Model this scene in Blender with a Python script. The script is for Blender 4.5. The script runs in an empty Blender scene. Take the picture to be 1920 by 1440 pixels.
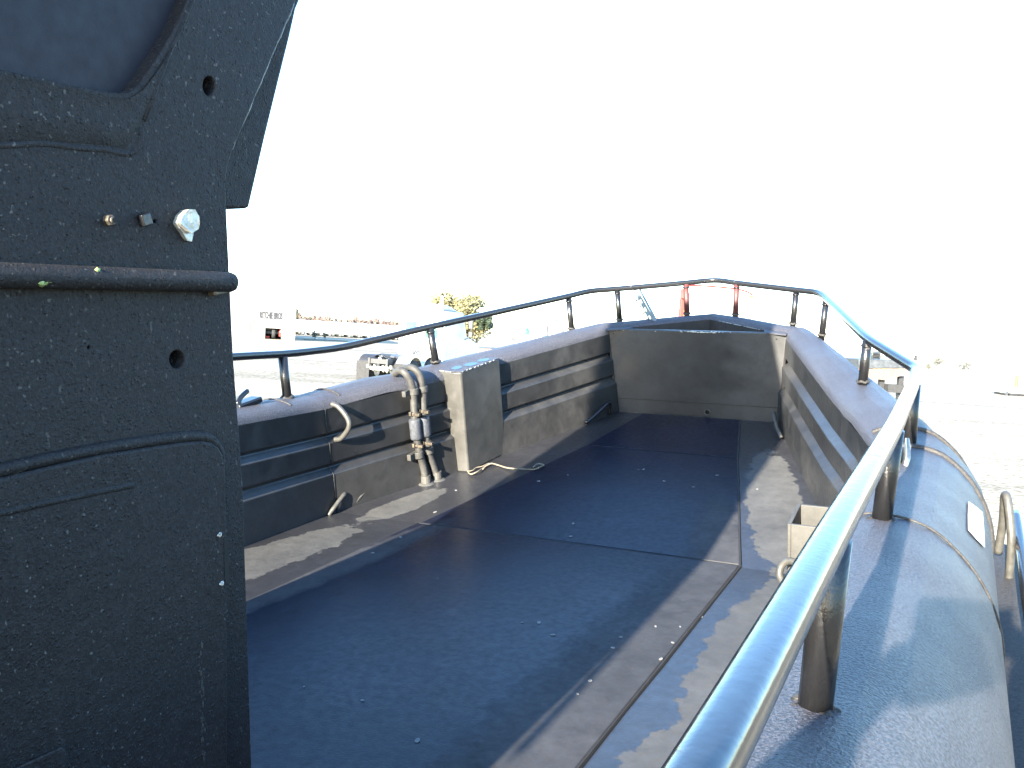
import bpy, bmesh, math, random
from mathutils import Vector, Matrix, noise
random.seed(7)
PI = math.pi
S = bpy.context.scene
COL = S.collection

# ------------------------------------------------------------------ camera
# boat frame: x to starboard, y to the bow, z up from the fore deck (the boat sits bow-up on the ground)
F = 1760.0 / 1920.0
YAW, PIT, ROL = math.radians(27.235), math.radians(-13.800), math.radians(-3.763)
CB = Vector((1.6936, 0.0, 1.7995))
H_CAM = 2.5
W_PIT, W_ROL = math.radians(-3.18), math.radians(3.49)

def axes_boat():
    f = Vector((-math.sin(YAW) * math.cos(PIT), math.cos(YAW) * math.cos(PIT), math.sin(PIT)))
    r = Vector((math.cos(YAW), math.sin(YAW), 0))
    u = r.cross(f)
    c, s = math.cos(ROL), math.sin(ROL)
    return (r * c + u * s, -r * s + u * c, f)

def axes_world():
    f = Vector((0, math.cos(W_PIT), math.sin(W_PIT)))
    r = Vector((1, 0, 0))
    u = r.cross(f)
    c, s = math.cos(W_ROL), math.sin(W_ROL)
    return (r * c + u * s, -r * s + u * c, f)

rb, ub, fb = axes_boat()
rw, uw, fw = axes_world()
Rb = Matrix((rb, ub, fb))                       # rows: boat -> camera
Rw = Matrix((rw, uw, fw))
R3 = Rw.transposed() @ Rb                       # boat -> world
CW = Vector((0, 0, H_CAM))
BM = R3.to_4x4()
BM.translation = CW - R3 @ CB

cam_d = bpy.data.cameras.new('camera')
cam_d.sensor_width = 36.0
cam_d.lens = 36.0 * F
cam_d.clip_start = 0.005
cam_d.clip_end = 5000
cam = bpy.data.objects.new('camera', cam_d)
COL.objects.link(cam)
cam.matrix_world = Matrix(((rw.x, uw.x, -fw.x, CW.x), (rw.y, uw.y, -fw.y, CW.y), (rw.z, uw.z, -fw.z, CW.z), (0, 0, 0, 1)))
S.camera = cam

# ------------------------------------------------------------------ light
AZ, EL = math.radians(0.8), math.radians(26.7)  # where the shadows run, in the boat's frame
anti = R3 @ Vector((math.sin(AZ) * math.cos(EL), math.cos(AZ) * math.cos(EL), -math.sin(EL)))
sun_dir = -anti
sun_el = math.asin(sun_dir.z)
sun_rot = math.atan2(sun_dir.x, sun_dir.y)
sd = bpy.data.lights.new('sun', 'SUN')
sd.energy = 5.0
sd.angle = math.radians(0.53)
sd.color = (1.0, 0.92, 0.79)
sun = bpy.data.objects.new('sun', sd)
COL.objects.link(sun)
sun.rotation_euler = sun_dir.to_track_quat('Z', 'Y').to_euler()
W = bpy.data.worlds.new('World')
S.world = W
W.use_nodes = True
wn = W.node_tree
bg = wn.nodes['Background']
sky = wn.nodes.new('ShaderNodeTexSky')
sky.sky_type = 'NISHITA'
sky.sun_disc = False
sky.sun_elevation = sun_el
sky.sun_rotation = sun_rot
sky.air_density = 1.2
sky.dust_density = 0.5
sky.ozone_density = 4.5
wn.links.new(sky.outputs[0], bg.inputs[0])
bg.inputs[1].default_value = 0.15
S.view_settings.view_transform = 'Standard'
S.view_settings.look = 'None'
S.view_settings.exposure = 3.05
S.view_settings.gamma = 1.0

# ------------------------------------------------------------------ helpers
def ray(px, py):
    return Rb.transposed() @ Vector(((px - 960) / 1760.0, -(py - 720) / 1760.0, 1.0))

def onp(px, py, p0, n):                          # where the sight line of a measured point meets a plane of the boat
    d = ray(px, py); n = Vector(n); p0 = Vector(p0)
    return CB + d * ((p0 - CB).dot(n) / d.dot(n))
def onz(px, py, z=0.0): return onp(px, py, (0, 0, z), (0, 0, 1))
def onx(px, py, x): return onp(px, py, (x, 0, 0), (1, 0, 0))
def ony(px, py, y): return onp(px, py, (0, y, 0), (0, 1, 0))
def gw(px, py, z=0.0):                           # a measured point on the yard's ground (world)
    q = Rw.transposed() @ Vector(((px - 960) / 1760.0, -(py - 720) / 1760.0, 1.0))
    return CW + q * ((z - CW.z) / q.z)
def far(px, py, d):                              # a measured point at depth d (world)
    q = Rw.transposed() @ Vector(((px - 960) / 1760.0, -(py - 720) / 1760.0, 1.0))
    return CW + q * (d / q.y)

def finish(name, bm, mat, parent=None, smooth=False, mw=None, bevel=0.0, segs=2, angle=40):
    bmesh.ops.recalc_face_normals(bm, faces=bm.faces)
    me = bpy.data.meshes.new(name)
    bm.to_mesh(me); bm.free()
    if mat: me.materials.append(mat)
    o = bpy.data.objects.new(name, me)
    COL.objects.link(o)
    if parent: o.parent = parent
    elif mw is not None: o.matrix_world = mw
    if smooth:
        for p in me.polygons: p.use_smooth = True
    if bevel:
        m = o.modifiers.new('bevel', 'BEVEL'); m.width = bevel; m.segments = segs
        m.limit_method = 'ANGLE'; m.angle_limit = math.radians(angle)
        for p in me.polygons: p.use_smooth = True
        if hasattr(me, 'set_sharp_from_angle'): me.set_sharp_from_angle(angle=math.radians(angle))
        w = o.modifiers.new('wn', 'WEIGHTED_NORMAL'); w.keep_sharp = True
    return o

def tag(o, label=None, cat=None, group=None, kind=None):
    if label: o['label'] = label
    if cat: o['category'] = cat
    if group: o['group'] = group
    if kind: o['kind'] = kind
    return o

def empty(name, mw, label, cat, group=None):
    o = bpy.data.objects.new(name, None)
    o.empty_display_size = 0.1
    COL.objects.link(o)
    o.matrix_world = mw
    return tag(o, label, cat, group)

def copy_tree(o, parent=None):
    c = o.copy(); COL.objects.link(c)
    if parent: c.parent = parent
    for ch in list(o.children): copy_tree(ch, c)
    return c

def add_box(bm, c, s, rot=None):
    v = []
    for k in ((-1, -1, -1), (1, -1, -1), (1, 1, -1), (-1, 1, -1), (-1, -1, 1), (1, -1, 1), (1, 1, 1), (-1, 1, 1)):
        p = Vector((k[0] * s[0] / 2, k[1] * s[1] / 2, k[2] * s[2] / 2))
        if rot: p = rot @ p
        v.append(bm.verts.new(Vector(c) + p))
    for f in ((0, 3, 2, 1), (4, 5, 6, 7), (0, 1, 5, 4), (1, 2, 6, 5), (2, 3, 7, 6), (3, 0, 4, 7)):
        bm.faces.new([v[i] for i in f])

def add_prism(bm, poly, ext):
    ext = Vector(ext)
    a = [bm.verts.new(Vector(p)) for p in poly]
    b = [bm.verts.new(Vector(p) + ext) for p in poly]
    n = len(a)
    bm.faces.new(a); bm.faces.new(b[::-1])
    for i in range(n): bm.faces.new((a[i], b[i], b[(i + 1) % n], a[(i + 1) % n]))

def smooth_path(pts, n=6):
    P = [Vector(p) for p in pts]
    out = []
    for i in range(len(P) - 1):
        p0 = P[max(i - 1, 0)]; p1 = P[i]; p2 = P[i + 1]; p3 = P[min(i + 2, len(P) - 1)]
        for k in range(n):
            t = k / n
            out.append(0.5 * ((2 * p1) + (p2 - p0) * t + (2 * p0 - 5 * p1 + 4 * p2 - p3) * t * t + (3 * p1 - p0 - 3 * p2 + p3) * t ** 3))
    out.append(P[-1])
    return out

def add_tube(bm, pts, r, seg=14, sec=None, up=(0, 0, 1), caps=True, closed=False):
    P = [Vector(p) for p in pts]
    n = len(P)
    R = r if isinstance(r, (list, tuple)) else [r] * n
    up = Vector(up)
    rings = []
    prev = None
    for i in range(n):
        if closed: t = (P[(i + 1) % n] - P[i - 1]).normalized()
        else: t = (P[min(i + 1, n - 1)] - P[max(i - 1, 0)]).normalized()
        if prev is None:
            a = t.cross(up)
            if a.length < 0.05: a = t.cross(Vector((1, 0.2, 0.1)))
        else:
            a = prev - t * prev.dot(t)
        a.normalize(); prev = a
        b = a.cross(t).normalized()
        ring = []
        for k in range(seg):
            th = 2 * PI * k / seg
            c, s = math.cos(th), math.sin(th)
            if sec: c, s = sec(c, s)
            ring.append(bm.verts.new(P[i] + (a * c + b * s) * R[i]))
        rings.append(ring)
    m = n if closed else n - 1
    for i in range(m):
        A = rings[i]; B = rings[(i + 1) % n]
        for k in range(seg):
            bm.faces.new((A[k], A[(k + 1) % seg], B[(k + 1) % seg], B[k]))
    if caps and not closed:
        bm.faces.new(rings[0]); bm.faces.new(rings[-1][::-1])
    return rings

def add_ball(bm, c, r, sub=2, scale=(1, 1, 1), jit=0.0):
    g = bmesh.ops.create_icosphere(bm, subdivisions=sub, radius=1.0)
    for v in g['verts']:
        k = r * (1 + jit * noise.noise(v.co * 2.3 + Vector(c)))
        v.co = Vector(c) + Vector((v.co.x * k * scale[0], v.co.y * k * scale[1], v.co.z * k * scale[2]))

def add_cyl(bm, a, b, r, seg=16, r2=None):
    add_tube(bm, [a, b], [r, r if r2 is None else r2], seg)

def add_plate(bm, outline, holes, ext):          # flat plate with real holes: filled front, filled back, walls
    ext = Vector(ext)
    for off, flip in ((Vector((0, 0, 0)), False), (ext, True)):
        edges = []
        for loop in [outline] + holes:
            vs = [bm.verts.new(Vector(p) + off) for p in loop]
            edges += [bm.edges.new((vs[i], vs[(i + 1) % len(vs)])) for i in range(len(vs))]
        bmesh.ops.triangle_fill(bm, use_beauty=True, use_dissolve=False, edges=edges)
    for loop in [outline] + holes:
        a = [bm.verts.new(Vector(p)) for p in loop]; b = [bm.verts.new(Vector(p) + ext) for p in loop]
        for i in range(len(a)): bm.faces.new((a[i], b[i], b[(i + 1) % len(a)], a[(i + 1) % len(a)]))
    bmesh.ops.remove_doubles(bm, verts=bm.verts, dist=1e-5)

# ------------------------------------------------------------------ materials
MATS = {}
class MB:
    def __init__(s, name):
        s.m = bpy.data.materials.new(name); s.m.use_nodes = True
        s.t = s.m.node_tree; s.n = s.t.nodes; s.l = s.t.links
        s.b = s.n['Principled BSDF']
        s.tc = s.n.new('ShaderNodeTexCoord').outputs['Object']
        MATS[name] = s.m
    def noise(s, scale, detail=4, rough=0.55, vec=None, dist=0.0):
        n = s.n.new('ShaderNodeTexNoise'); n.inputs['Scale'].default_value = scale
        n.inputs['Detail'].default_value = detail; n.inputs['Roughness'].default_value = rough
        n.inputs['Distortion'].default_value = dist
        s.l.new(vec or s.tc, n.inputs['Vector']); return n.outputs['Fac']
    def voro(s, scale, feature='F1', vec=None):
        n = s.n.new('ShaderNodeTexVoronoi'); n.feature = feature; n.inputs['Scale'].default_value = scale
        s.l.new(vec or s.tc, n.inputs['Vector']); return n.outputs['Distance']
    def scaled(s, sc, loc=(0, 0, 0)):
        n = s.n.new('ShaderNodeMapping'); n.inputs['Scale'].default_value = sc; n.inputs['Location'].default_value = loc
        s.l.new(s.tc, n.inputs['Vector']); return n.outputs[0]
    def ramp(s, fac, stops):
        n = s.n.new('ShaderNodeValToRGB'); e = n.color_ramp.elements
        while len(e) < len(stops): e.new(0.5)
        for k, (p, c) in enumerate(stops):
            e[k].position = p
            e[k].color = (c, c, c, 1) if isinstance(c, (int, float)) else (*c, 1)
        s.l.new(fac, n.inputs[0]); return n.outputs[0]
    def mix(s, fac, a, b, mode='MIX'):
        n = s.n.new('ShaderNodeMix'); n.data_type = 'RGBA'; n.blend_type = mode
        for sock, v in ((n.inputs[0], fac), (n.inputs[6], a), (n.inputs[7], b)):
            if isinstance(v, (int, float)): sock.default_value = v if sock.type == 'VALUE' else (v, v, v, 1)
            elif isinstance(v, tuple): sock.default_value = (*v, 1)
            else: s.l.new(v, sock)
        return n.outputs[2]
    def math(s, op, a, b=0.0, c=None, clamp=False):
        n = s.n.new('ShaderNodeMath'); n.operation = op; n.use_clamp = clamp
        for i, v in enumerate((a, b, c)):
            if v is None: continue
            if isinstance(v, (int, float)): n.inputs[i].default_value = v
            else: s.l.new(v, n.inputs[i])
        return n.outputs[0]
    def sep(s, vec=None):
        n = s.n.new('ShaderNodeSeparateXYZ'); s.l.new(vec or s.tc, n.inputs[0]); return n.outputs
    def set(s, **k):
        for key, v in k.items():
            sock = s.b.inputs[{'color': 'Base Color', 'rough': 'Roughness', 'metal': 'Metallic', 'spec': 'Specular IOR Level', 'coat': 'Coat Weight', 'crough': 'Coat Roughness', 'trans': 'Transmission Weight', 'ecol': 'Emission Color', 'estr': 'Emission Strength'}[key]]
            if isinstance(v, (int, float)): sock.default_value = v if sock.type == 'VALUE' else (v, v, v, 1)
            elif isinstance(v, tuple): sock.default_value = (*v, 1)
            else: s.l.new(v, sock)
        return s
    def bump(s, h, strength=0.3, dist=0.01, prev=None):
        n = s.n.new('ShaderNodeBump'); n.inputs['Strength'].default_value = strength; n.inputs['Distance'].default_value = dist
        s.l.new(h, n.inputs['Height'])
        if prev: s.l.new(prev, n.inputs['Normal'])
        s.l.new(n.outputs[0], s.b.inputs['Normal']); return n.outputs[0]

def simple(name, col, rough=0.5, metal=0.0, var=0.25, scale=6.0, bump=0.0, bs=60.0, spec=0.5):
    m = MB(name)
    f = m.noise(scale, 5)
    lo = tuple(c * (1 - var) for c in col); hi = tuple(min(1, c * (1 + var)) for c in col)
    m.set(color=m.ramp(f, [(0.3, lo), (0.7, hi)]), rough=m.ramp(m.noise(scale * 3, 3), [(0.3, max(0.02, rough - 0.08)), (0.7, min(1, rough + 0.08))]), metal=metal, spec=spec)
    if bump: m.bump(m.noise(bs, 3), bump, 0.004)
    return m.m

# rough non-skid paint on the cabin
m = MB('cabin_paint')
g1 = m.noise(105, 3, 0.65); g2 = m.voro(150); g3 = m.noise(330, 2, 0.6)
mott = m.noise(2.2, 6, 0.62)
base = m.ramp(mott, [(0.3, (0.0080, 0.0072, 0.0076)), (0.7, (0.0150, 0.0138, 0.0142))])
grit = m.ramp(m.noise(190, 2, 0.55), [(0.45, 0.80), (0.68, 1.5)])
zone = m.ramp(m.noise(3.6, 4), [(0.3, 0.25), (0.7, 1.0)])
speck = m.math('MULTIPLY', m.ramp(m.noise(135, 1, 0.4), [(0.69, 0.0), (0.75, 1.0)]), zone)
streak = m.ramp(m.noise(4.0, 5, 0.7, m.scaled((1, 6, 0.5))), [(0.60, 0.0), (0.78, 0.35)])
col = m.mix(1.0, base, grit, 'MULTIPLY')
col = m.mix(streak, col, (0.026, 0.025, 0.025))
m.set(color=m.mix(speck, col, (0.085, 0.082, 0.075)), rough=m.ramp(mott, [(0.3, 0.58), (0.7, 0.74)]), spec=0.24)
lump = m.math('MULTIPLY', m.ramp(g2, [(0.0, 1.0), (0.42, 0.0)]), m.ramp(g1, [(0.46, 0.0), (0.60, 1.0)]))
hgt = m.math('ADD', lump, m.math('MULTIPLY', g3, 0.45))
b0 = m.bump(m.noise(26, 4), 0.35, 0.010)
m.bump(hgt, 0.7, 0.0045, b0)
# pilot-house window film
simple('window_film', (0.012, 0.012, 0.017), 0.6, 0, 0.06, 12, 0.05, 300, 0.25)
# satin paint inside the well: dried film, rain-soaked zones, painted sun and shade on plates
def well(name, dry_or_lit, wet_or_shaded, seed, spots=None, thr=0.5, spec=0.45, soft=0.0):
    m = MB(name)
    n1 = m.noise(1.3, 6, 0.62, m.scaled((1, 1, 1), (seed, seed * 2.1, 0)), 0.4)
    fine = m.noise(38, 4)
    mask = n1
    if spots:
        acc = None
        xyz = m.sep()
        for (sx, sy, rx, ry, a) in spots:
            ca, sa = math.cos(a), math.sin(a)
            dx = m.math('SUBTRACT', xyz[0], sx); dy = m.math('SUBTRACT', xyz[1], sy)
            u = m.math('DIVIDE', m.math('ADD', m.math('MULTIPLY', dx, ca), m.math('MULTIPLY', dy, sa)), rx)
            v = m.math('DIVIDE', m.math('SUBTRACT', m.math('MULTIPLY', dy, ca), m.math('MULTIPLY', dx, sa)), ry)
            q = m.math('SUBTRACT', 1.0, m.math('ADD', m.math('MULTIPLY', u, u), m.math('MULTIPLY', v, v)))
            q = m.math('MULTIPLY', q, 0.5)
            acc = q if acc is None else m.math('MAXIMUM', acc, q)
        edge = m.math('MULTIPLY', m.math('SUBTRACT', m.noise(9, 5, 0.65), 0.5), 0.9)
        mask = m.math('ADD', m.math('ADD', acc, edge), 0.5)
        mask = m.ramp(mask, [(thr - 0.015 - soft, 0.0), (thr + 0.03 + soft, 1.0)])
    else:
        mask = m.ramp(mask, [(thr - 0.06, 0.0), (thr + 0.10, 1.0)])
    drift = m.ramp(m.noise(3.1, 5), [(0.3, 0.78), (0.7, 1.22)])
    colr = m.mix(1.0, m.mix(mask, wet_or_shaded, dry_or_lit), drift, 'MULTIPLY')
    blot = m.ramp(m.noise(15, 6, 0.72), [(0.34, 0.80), (0.5, 1.0), (0.68, 1.16)])
    colr = m.mix(1.0, colr, blot, 'MULTIPLY')
    foot = m.ramp(m.noise(5.5, 5, 0.75, m.scaled((1, 1, 1), (seed * 3, 7, 0)), 1.2), [(0.60, 0.0), (0.72, 0.30)])
    colr = m.mix(foot, colr, tuple(c * 0.55 for c in wet_or_shaded))
    scr = m.ramp(m.noise(7, 6, 0.7, m.scaled((1, 1, 9))), [(0.68, 0.0), (0.80, 0.5)])
    colr = m.mix(scr, colr, tuple(c * 1.8 for c in dry_or_lit))
    chip = m.ramp(m.noise(55, 2), [(0.80, 0.0), (0.83, 1.0)])
    colr = m.mix(chip, colr, (0.16, 0.155, 0.14))
    m.set(color=colr, rough=m.mix(mask, m.ramp(fine, [(0.3, 0.30), (0.7, 0.42)]), m.ramp(fine, [(0.3, 0.55), (0.7, 0.72)])), spec=spec)
    b = m.bump(m.noise(120, 3), 0.16, 0.003)
    m.bump(m.noise(3.5, 3), 0.25, 0.012, b)
    return m.m
DRY, WET = (0.040, 0.037, 0.031), (0.017, 0.0165, 0.017)
well('wall_paint', (0.032, 0.0305, 0.028), (0.019, 0.019, 0.019), 1.0, None, 0.52)
well('box_paint', (0.052, 0.050, 0.044), (0.044, 0.042, 0.037), 4.0, None, 0.45)
well('bulkhead_paint', (0.030, 0.0295, 0.0285), (0.021, 0.021, 0.021), 2.0, None, 0.5)
well('deck_paint', (0.052, 0.050, 0.045), (0.019, 0.019, 0.0205), 3.0, [(-1.16, 2.85, 0.17, 0.75, -0.10), (-1.04, 3.95, 0.10, 0.30, -0.3), (0.80, 4.55, 0.14, 0.85, 0.25), (1.08, 2.95, 0.19, 0.75, 0.0), (1.09, 2.05, 0.19, 0.30, 0.0), (1.10, 1.35, 0.19, 0.26, 0.0)], 0.5)
well('plate_paint', (0.036, 0.036, 0.0375), (0.0055, 0.0068, 0.0140), 6.0, [(0.70, 2.3, 0.20, 2.2, -0.02), (0.68, 3.9, 0.12, 0.6, 0.25), (-0.78, 2.8, 0.10, 0.9, -0.1)], 0.45, 0.13, 0.22)  # pale strips follow the sunlit margins; blue-dark base paints in the cabin's shadow
# polyurethane skin of the collar, orange-peel surface
m = MB('collar_paint')
fn = m.noise(170, 3, 0.65); big = m.noise(3.0, 5)
dust = m.ramp(m.noise(1.7, 6, 0.65, m.scaled((1, .5, 1))), [(0.4, 0.0), (0.72, 0.5)])
grain = m.ramp(m.noise(210, 2, 0.6), [(0.36, 0.5), (0.66, 1.75)])
m.set(color=m.mix(1.0, m.mix(dust, (0.044, 0.044, 0.053), (0.068, 0.067, 0.069)), grain, 'MULTIPLY'), rough=m.ramp(big, [(0.3, 0.42), (0.7, 0.56)]), spec=0.27)
b = m.bump(fn, 0.85, 0.008)
m.bump(m.noise(11, 3), 0.18, 0.02, b)
# gloss enamel of rail pipes
m = MB('rail_enamel')
worn = m.ramp(m.noise(16, 6, 0.7), [(0.66, 0.0), (0.72, 1.0)])
m.set(color=m.mix(worn, (0.010, 0.010, 0.011), (0.055, 0.050, 0.046)), rough=m.mix(worn, m.ramp(m.noise(30, 3), [(0.3, 0.13), (0.7, 0.24)]), 0.6), spec=0.6)
m.bump(m.noise(55, 3), 0.10, 0.003)
m = MB('post_enamel')
worn = m.ramp(m.noise(20, 6, 0.7), [(0.60, 0.0), (0.68, 1.0)])
m.set(color=m.mix(worn, (0.0075, 0.0075, 0.008), (0.03, 0.028, 0.025)), rough=m.mix(worn, 0.28, 0.7), spec=0.5)
m.bump(m.noise(130, 3), 0.3, 0.003)
m = MB('rust_post_enamel')
worn = m.ramp(m.noise(14, 6, 0.7), [(0.42, 0.0), (0.56, 1.0)])
m.set(color=m.mix(worn, (0.040, 0.010, 0.010), (0.075, 0.022, 0.018)), rough=0.5, spec=0.4)
m.bump(m.noise(130, 3), 0.3, 0.003)
simple('hose_rubber', (0.033, 0.031, 0.027), 0.65, 0, 0.5, 30, 0.3, 200)
simple('hose_sleeve', (0.035, 0.038, 0.044), 0.7, 0, 0.5, 45, 0.4, 160)
simple('rod_paint', (0.042, 0.040, 0.034), 0.5, 0, 0.3, 40, 0.2, 150)
simple('clamp_metal', (0.085, 0.070, 0.052), 0.5, 0.6, 0.5, 60, 0.3, 120)
simple('weld_metal', (0.030, 0.027, 0.024), 0.6, 0.2, 0.55, 90, 0.7, 260)
simple('bare_alloy', (0.36, 0.35, 0.31), 0.42, 0.55, 0.25, 45, 0.5, 120)
simple('white_paint', (0.75, 0.75, 0.74), 0.45, 0, 0.05, 4)
simple('sticker_white', (0.80, 0.80, 0.80), 0.35, 0, 0.03, 30)
simple('flake', (0.13, 0.128, 0.12), 0.7, 0, 0.3, 40)
simple('green_smear', (0.25, 0.32, 0.10), 0.6, 0, 0.3, 40, 0.3, 120)
simple('jute', (0.15, 0.125, 0.085), 0.8, 0, 0.3, 60)
simple('dark_void', (0.004, 0.004, 0.004), 0.9, 0, 0.2, 10)
simple('locker_dark', (0.012, 0.010, 0.010), 0.7, 0, 0.4, 9)
simple('galvanised', (0.085, 0.115, 0.13), 0.55, 0.0, 0.15, 30, 0.2, 90)
simple('pebble_metal', (0.20, 0.17, 0.15), 0.5, 0.5, 0.3, 50)
simple('seam_black', (0.006, 0.006, 0.006), 0.8, 0, 0.4, 30)
simple('water', (0.012, 0.014, 0.02), 0.15, 0, 0.1, 3, 0, 60, 0.4)
simple('truck_white', (0.60, 0.59, 0.57), 0.3, 0, 0.05, 2)
simple('truck_black', (0.018, 0.018, 0.019), 0.5, 0, 0.4, 9)
simple('tyre', (0.02, 0.02, 0.02), 0.85, 0, 0.4, 12, 0.3, 60)
simple('chrome', (0.72, 0.72, 0.70), 0.2, 0.9, 0.05, 8)
simple('steel_dark', (0.05, 0.055, 0.06), 0.5, 0.3, 0.4, 6)
m = MB('rusty_steel')
f_ = m.noise(3.5, 7, 0.7)
m.set(color=m.ramp(f_, [(0.35, (0.05, 0.045, 0.045)), (0.5, (0.12, 0.08, 0.06)), (0.6, (0.38, 0.15, 0.05)), (0.7, (0.35, 0.33, 0.30))]), rough=0.75)
simple('glass_green', (0.03, 0.13, 0.075), 0.12, 0, 0.3, 3)
simple('orange_paint', (0.15, 0.013, 0.005), 0.5, 0, 0.2, 4)
simple('yellow_paint', (0.28, 0.12, 0.012), 0.5, 0, 0.15, 4)
simple('red_paint', (0.45, 0.03, 0.02), 0.5, 0, 0.15, 4)
simple('building_white', (0.15, 0.15, 0.148), 0.6, 0, 0.03, 0.4)
simple('letter_black', (0.012, 0.012, 0.016), 0.6, 0, 0.1, 3)
simple('bark', (0.16, 0.11, 0.075), 0.9, 0, 0.4, 4)
simple('leaf_yellow', (0.165, 0.150, 0.072), 0.6, 0, 0.35, 1.2)
simple('leaf_dark', (0.030, 0.043, 0.022), 0.6, 0, 0.35, 1.2)
simple('leaf_brown', (0.16, 0.118, 0.098), 0.7, 0, 0.35, 0.8)
simple('leaf_grey', (0.11, 0.11, 0.085), 0.7, 0, 0.3, 0.8)
simple('skin', (0.42, 0.24, 0.17), 0.5, 0, 0.1, 20)
simple('jacket_cloth', (0.035, 0.045, 0.08), 0.85, 0, 0.2, 30, 0.3, 200)
simple('trouser_cloth', (0.06, 0.07, 0.10), 0.9, 0, 0.2, 30, 0.3, 200)
simple('hair_brown', (0.05, 0.032, 0.02), 0.6, 0, 0.3, 60, 0.4, 150)
simple('tablet_shell', (0.5, 0.5, 0.52), 0.35, 0.7, 0.03, 10)
simple('screen_glass', (0.01, 0.01, 0.012), 0.08, 0, 0.1, 5)
# yard gravel
m = MB('yard_gravel')
st = m.ramp(m.noise(5.5, 7, 0.72), [(0.36, (0.085, 0.060, 0.034)), (0.46, (0.27, 0.222, 0.152)), (0.60, (0.385, 0.34, 0.262))])
ban = m.ramp(m.noise(0.16, 5, 0.6, m.scaled((0.35, 1.3, 1))), [(0.38, 0.62), (0.62, 1.25)])
spk = m.ramp(m.voro(3.3), [(0.05, 0.55), (0.13, 1.0)])
m.set(color=m.mix(1.0, m.mix(1.0, st, ban, 'MULTIPLY'), spk, 'MULTIPLY'), rough=0.9, spec=0.2)
m.bump(m.noise(9, 6, 0.7), 0.6, 0.05)
M = MATS

# ------------------------------------------------------------------ ground
bm = bmesh.new()
N = 48
vs = [[bm.verts.new((sx * abs(sx) ** 1.6 * 1800, sy * abs(sy) ** 1.6 * 1800, 0)) for sx in [(-1 + 2 * i / N) for i in range(N + 1)]] for sy in [(-1 + 2 * j / N) for j in range(N + 1)]]
for j in range(N):
    for i in range(N): bm.faces.new((vs[j][i], vs[j][i + 1], vs[j + 1][i + 1], vs[j + 1][i]))
for v in bm.verts:
    d = v.co.length
    v.co.z = min(0.25, max(0, (d - 20) * 0.01)) * noise.noise(v.co * 0.03)
tag(finish('ground', bm, M['yard_gravel'], smooth=True), kind='structure')

# ================================================================== THE BOAT
boat = empty('patrol_boat', BM, 'matt black metal boat with an open well deck and pipe railing round its bow', 'boat')
def bp(name, bm, mat, parent=None, **k): return finish(name, bm, M[mat], parent or boat, **k)

KINK = 3.75
def deck_z(y): return max(0.0, KINK - y) * 0.13
def edge_z(y): return 0.585 + (0.02 if y < 4.2 else 0.0) + max(0.0, KINK - y) * 0.152
EDGE = [(1.42, -3.4), (1.390, 0.5), (1.375, 1.3), (1.355, 2.5), (1.335, KINK), (1.075, 4.52), (0.835, 5.22), (0.590, 5.950), (0.44, 6.03), (0.17, 6.235), (0.0, 6.36)]
# ---- walls of the well (corrugated plate: top face, then two stepped panels)
def wall_profile(y):
    ez = edge_z(y); dz = deck_z(y); h = ez - dz
    fr = [(0.0, 1.0 - 0.034 / h), (0.0, 0.725), (0.022, 0.70), (0.022, 0.685), (-0.022, 0.635), (-0.022, 0.455), (0.004, 0.425), (0.004, 0.41), (-0.042, 0.355), (-0.052, -0.03)]
    if y < KINK + 0.01: fr = [(e * 0.8 + 0.045 * (1 - k), k) for e, k in fr]
    return [(e, dz + k * h) for e, k in fr]
def offs(path, i):
    a = Vector(path[max(i - 1, 0)]); b = Vector(path[min(i + 1, len(path) - 1)]); c = Vector(path[i])
    t1 = (c - a).normalized() if i > 0 else (b - c).normalized()
    t2 = (b - c).normalized() if i < len(path) - 1 else t1
    t = (t1 + t2).normalized()
    k = 1.0 / max(0.5, t.dot(t2))
    return Vector((t.y, -t.x)) * k                 # outward for the starboard side
def dense(path, step=0.18):
    out = []
    for i in range(len(path) - 1):
        a = Vector(path[i]); b = Vector(path[i + 1]); n = max(1, int((b - a).length / step))
        for k in range(n): out.append(tuple(a.lerp(b, k / n)))
    out.append(tuple(path[-1])); return out
for sg in (1, -1):
    bm = bmesh.new()
    pth = EDGE[:8]
    prev = None
    for i, (x, y) in enumerate(pth):
        o = offs(pth, i)
        ring = [bm.verts.new((sg * (x + o.x * e), y + o.y * e, z)) for e, z in wall_profile(y)]
        if prev:
            for k in range(len(ring) - 1): bm.faces.new((prev[k], prev[k + 1], ring[k + 1], ring[k]))
        prev = ring
    w = bp('side_wall', bm, 'wall_paint', bevel=0.012, segs=3, angle=20)
    if sg < 0: w['label'] = 'ribbed inner side wall with hoses and a locker box against it'
    # weld lines across the panels at the change of direction
    bm = bmesh.new()
    o = offs(EDGE, 4)
    P = [(sg * (EDGE[4][0] + o.x * (e - 0.002)), EDGE[4][1] + o.y * (e - 0.002), z) for e, z in wall_profile(KINK)]
    add_tube(bm, P, 0.0024, 6)
    bp('weld_bead', bm, 'wall_paint', w, smooth=True)
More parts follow.
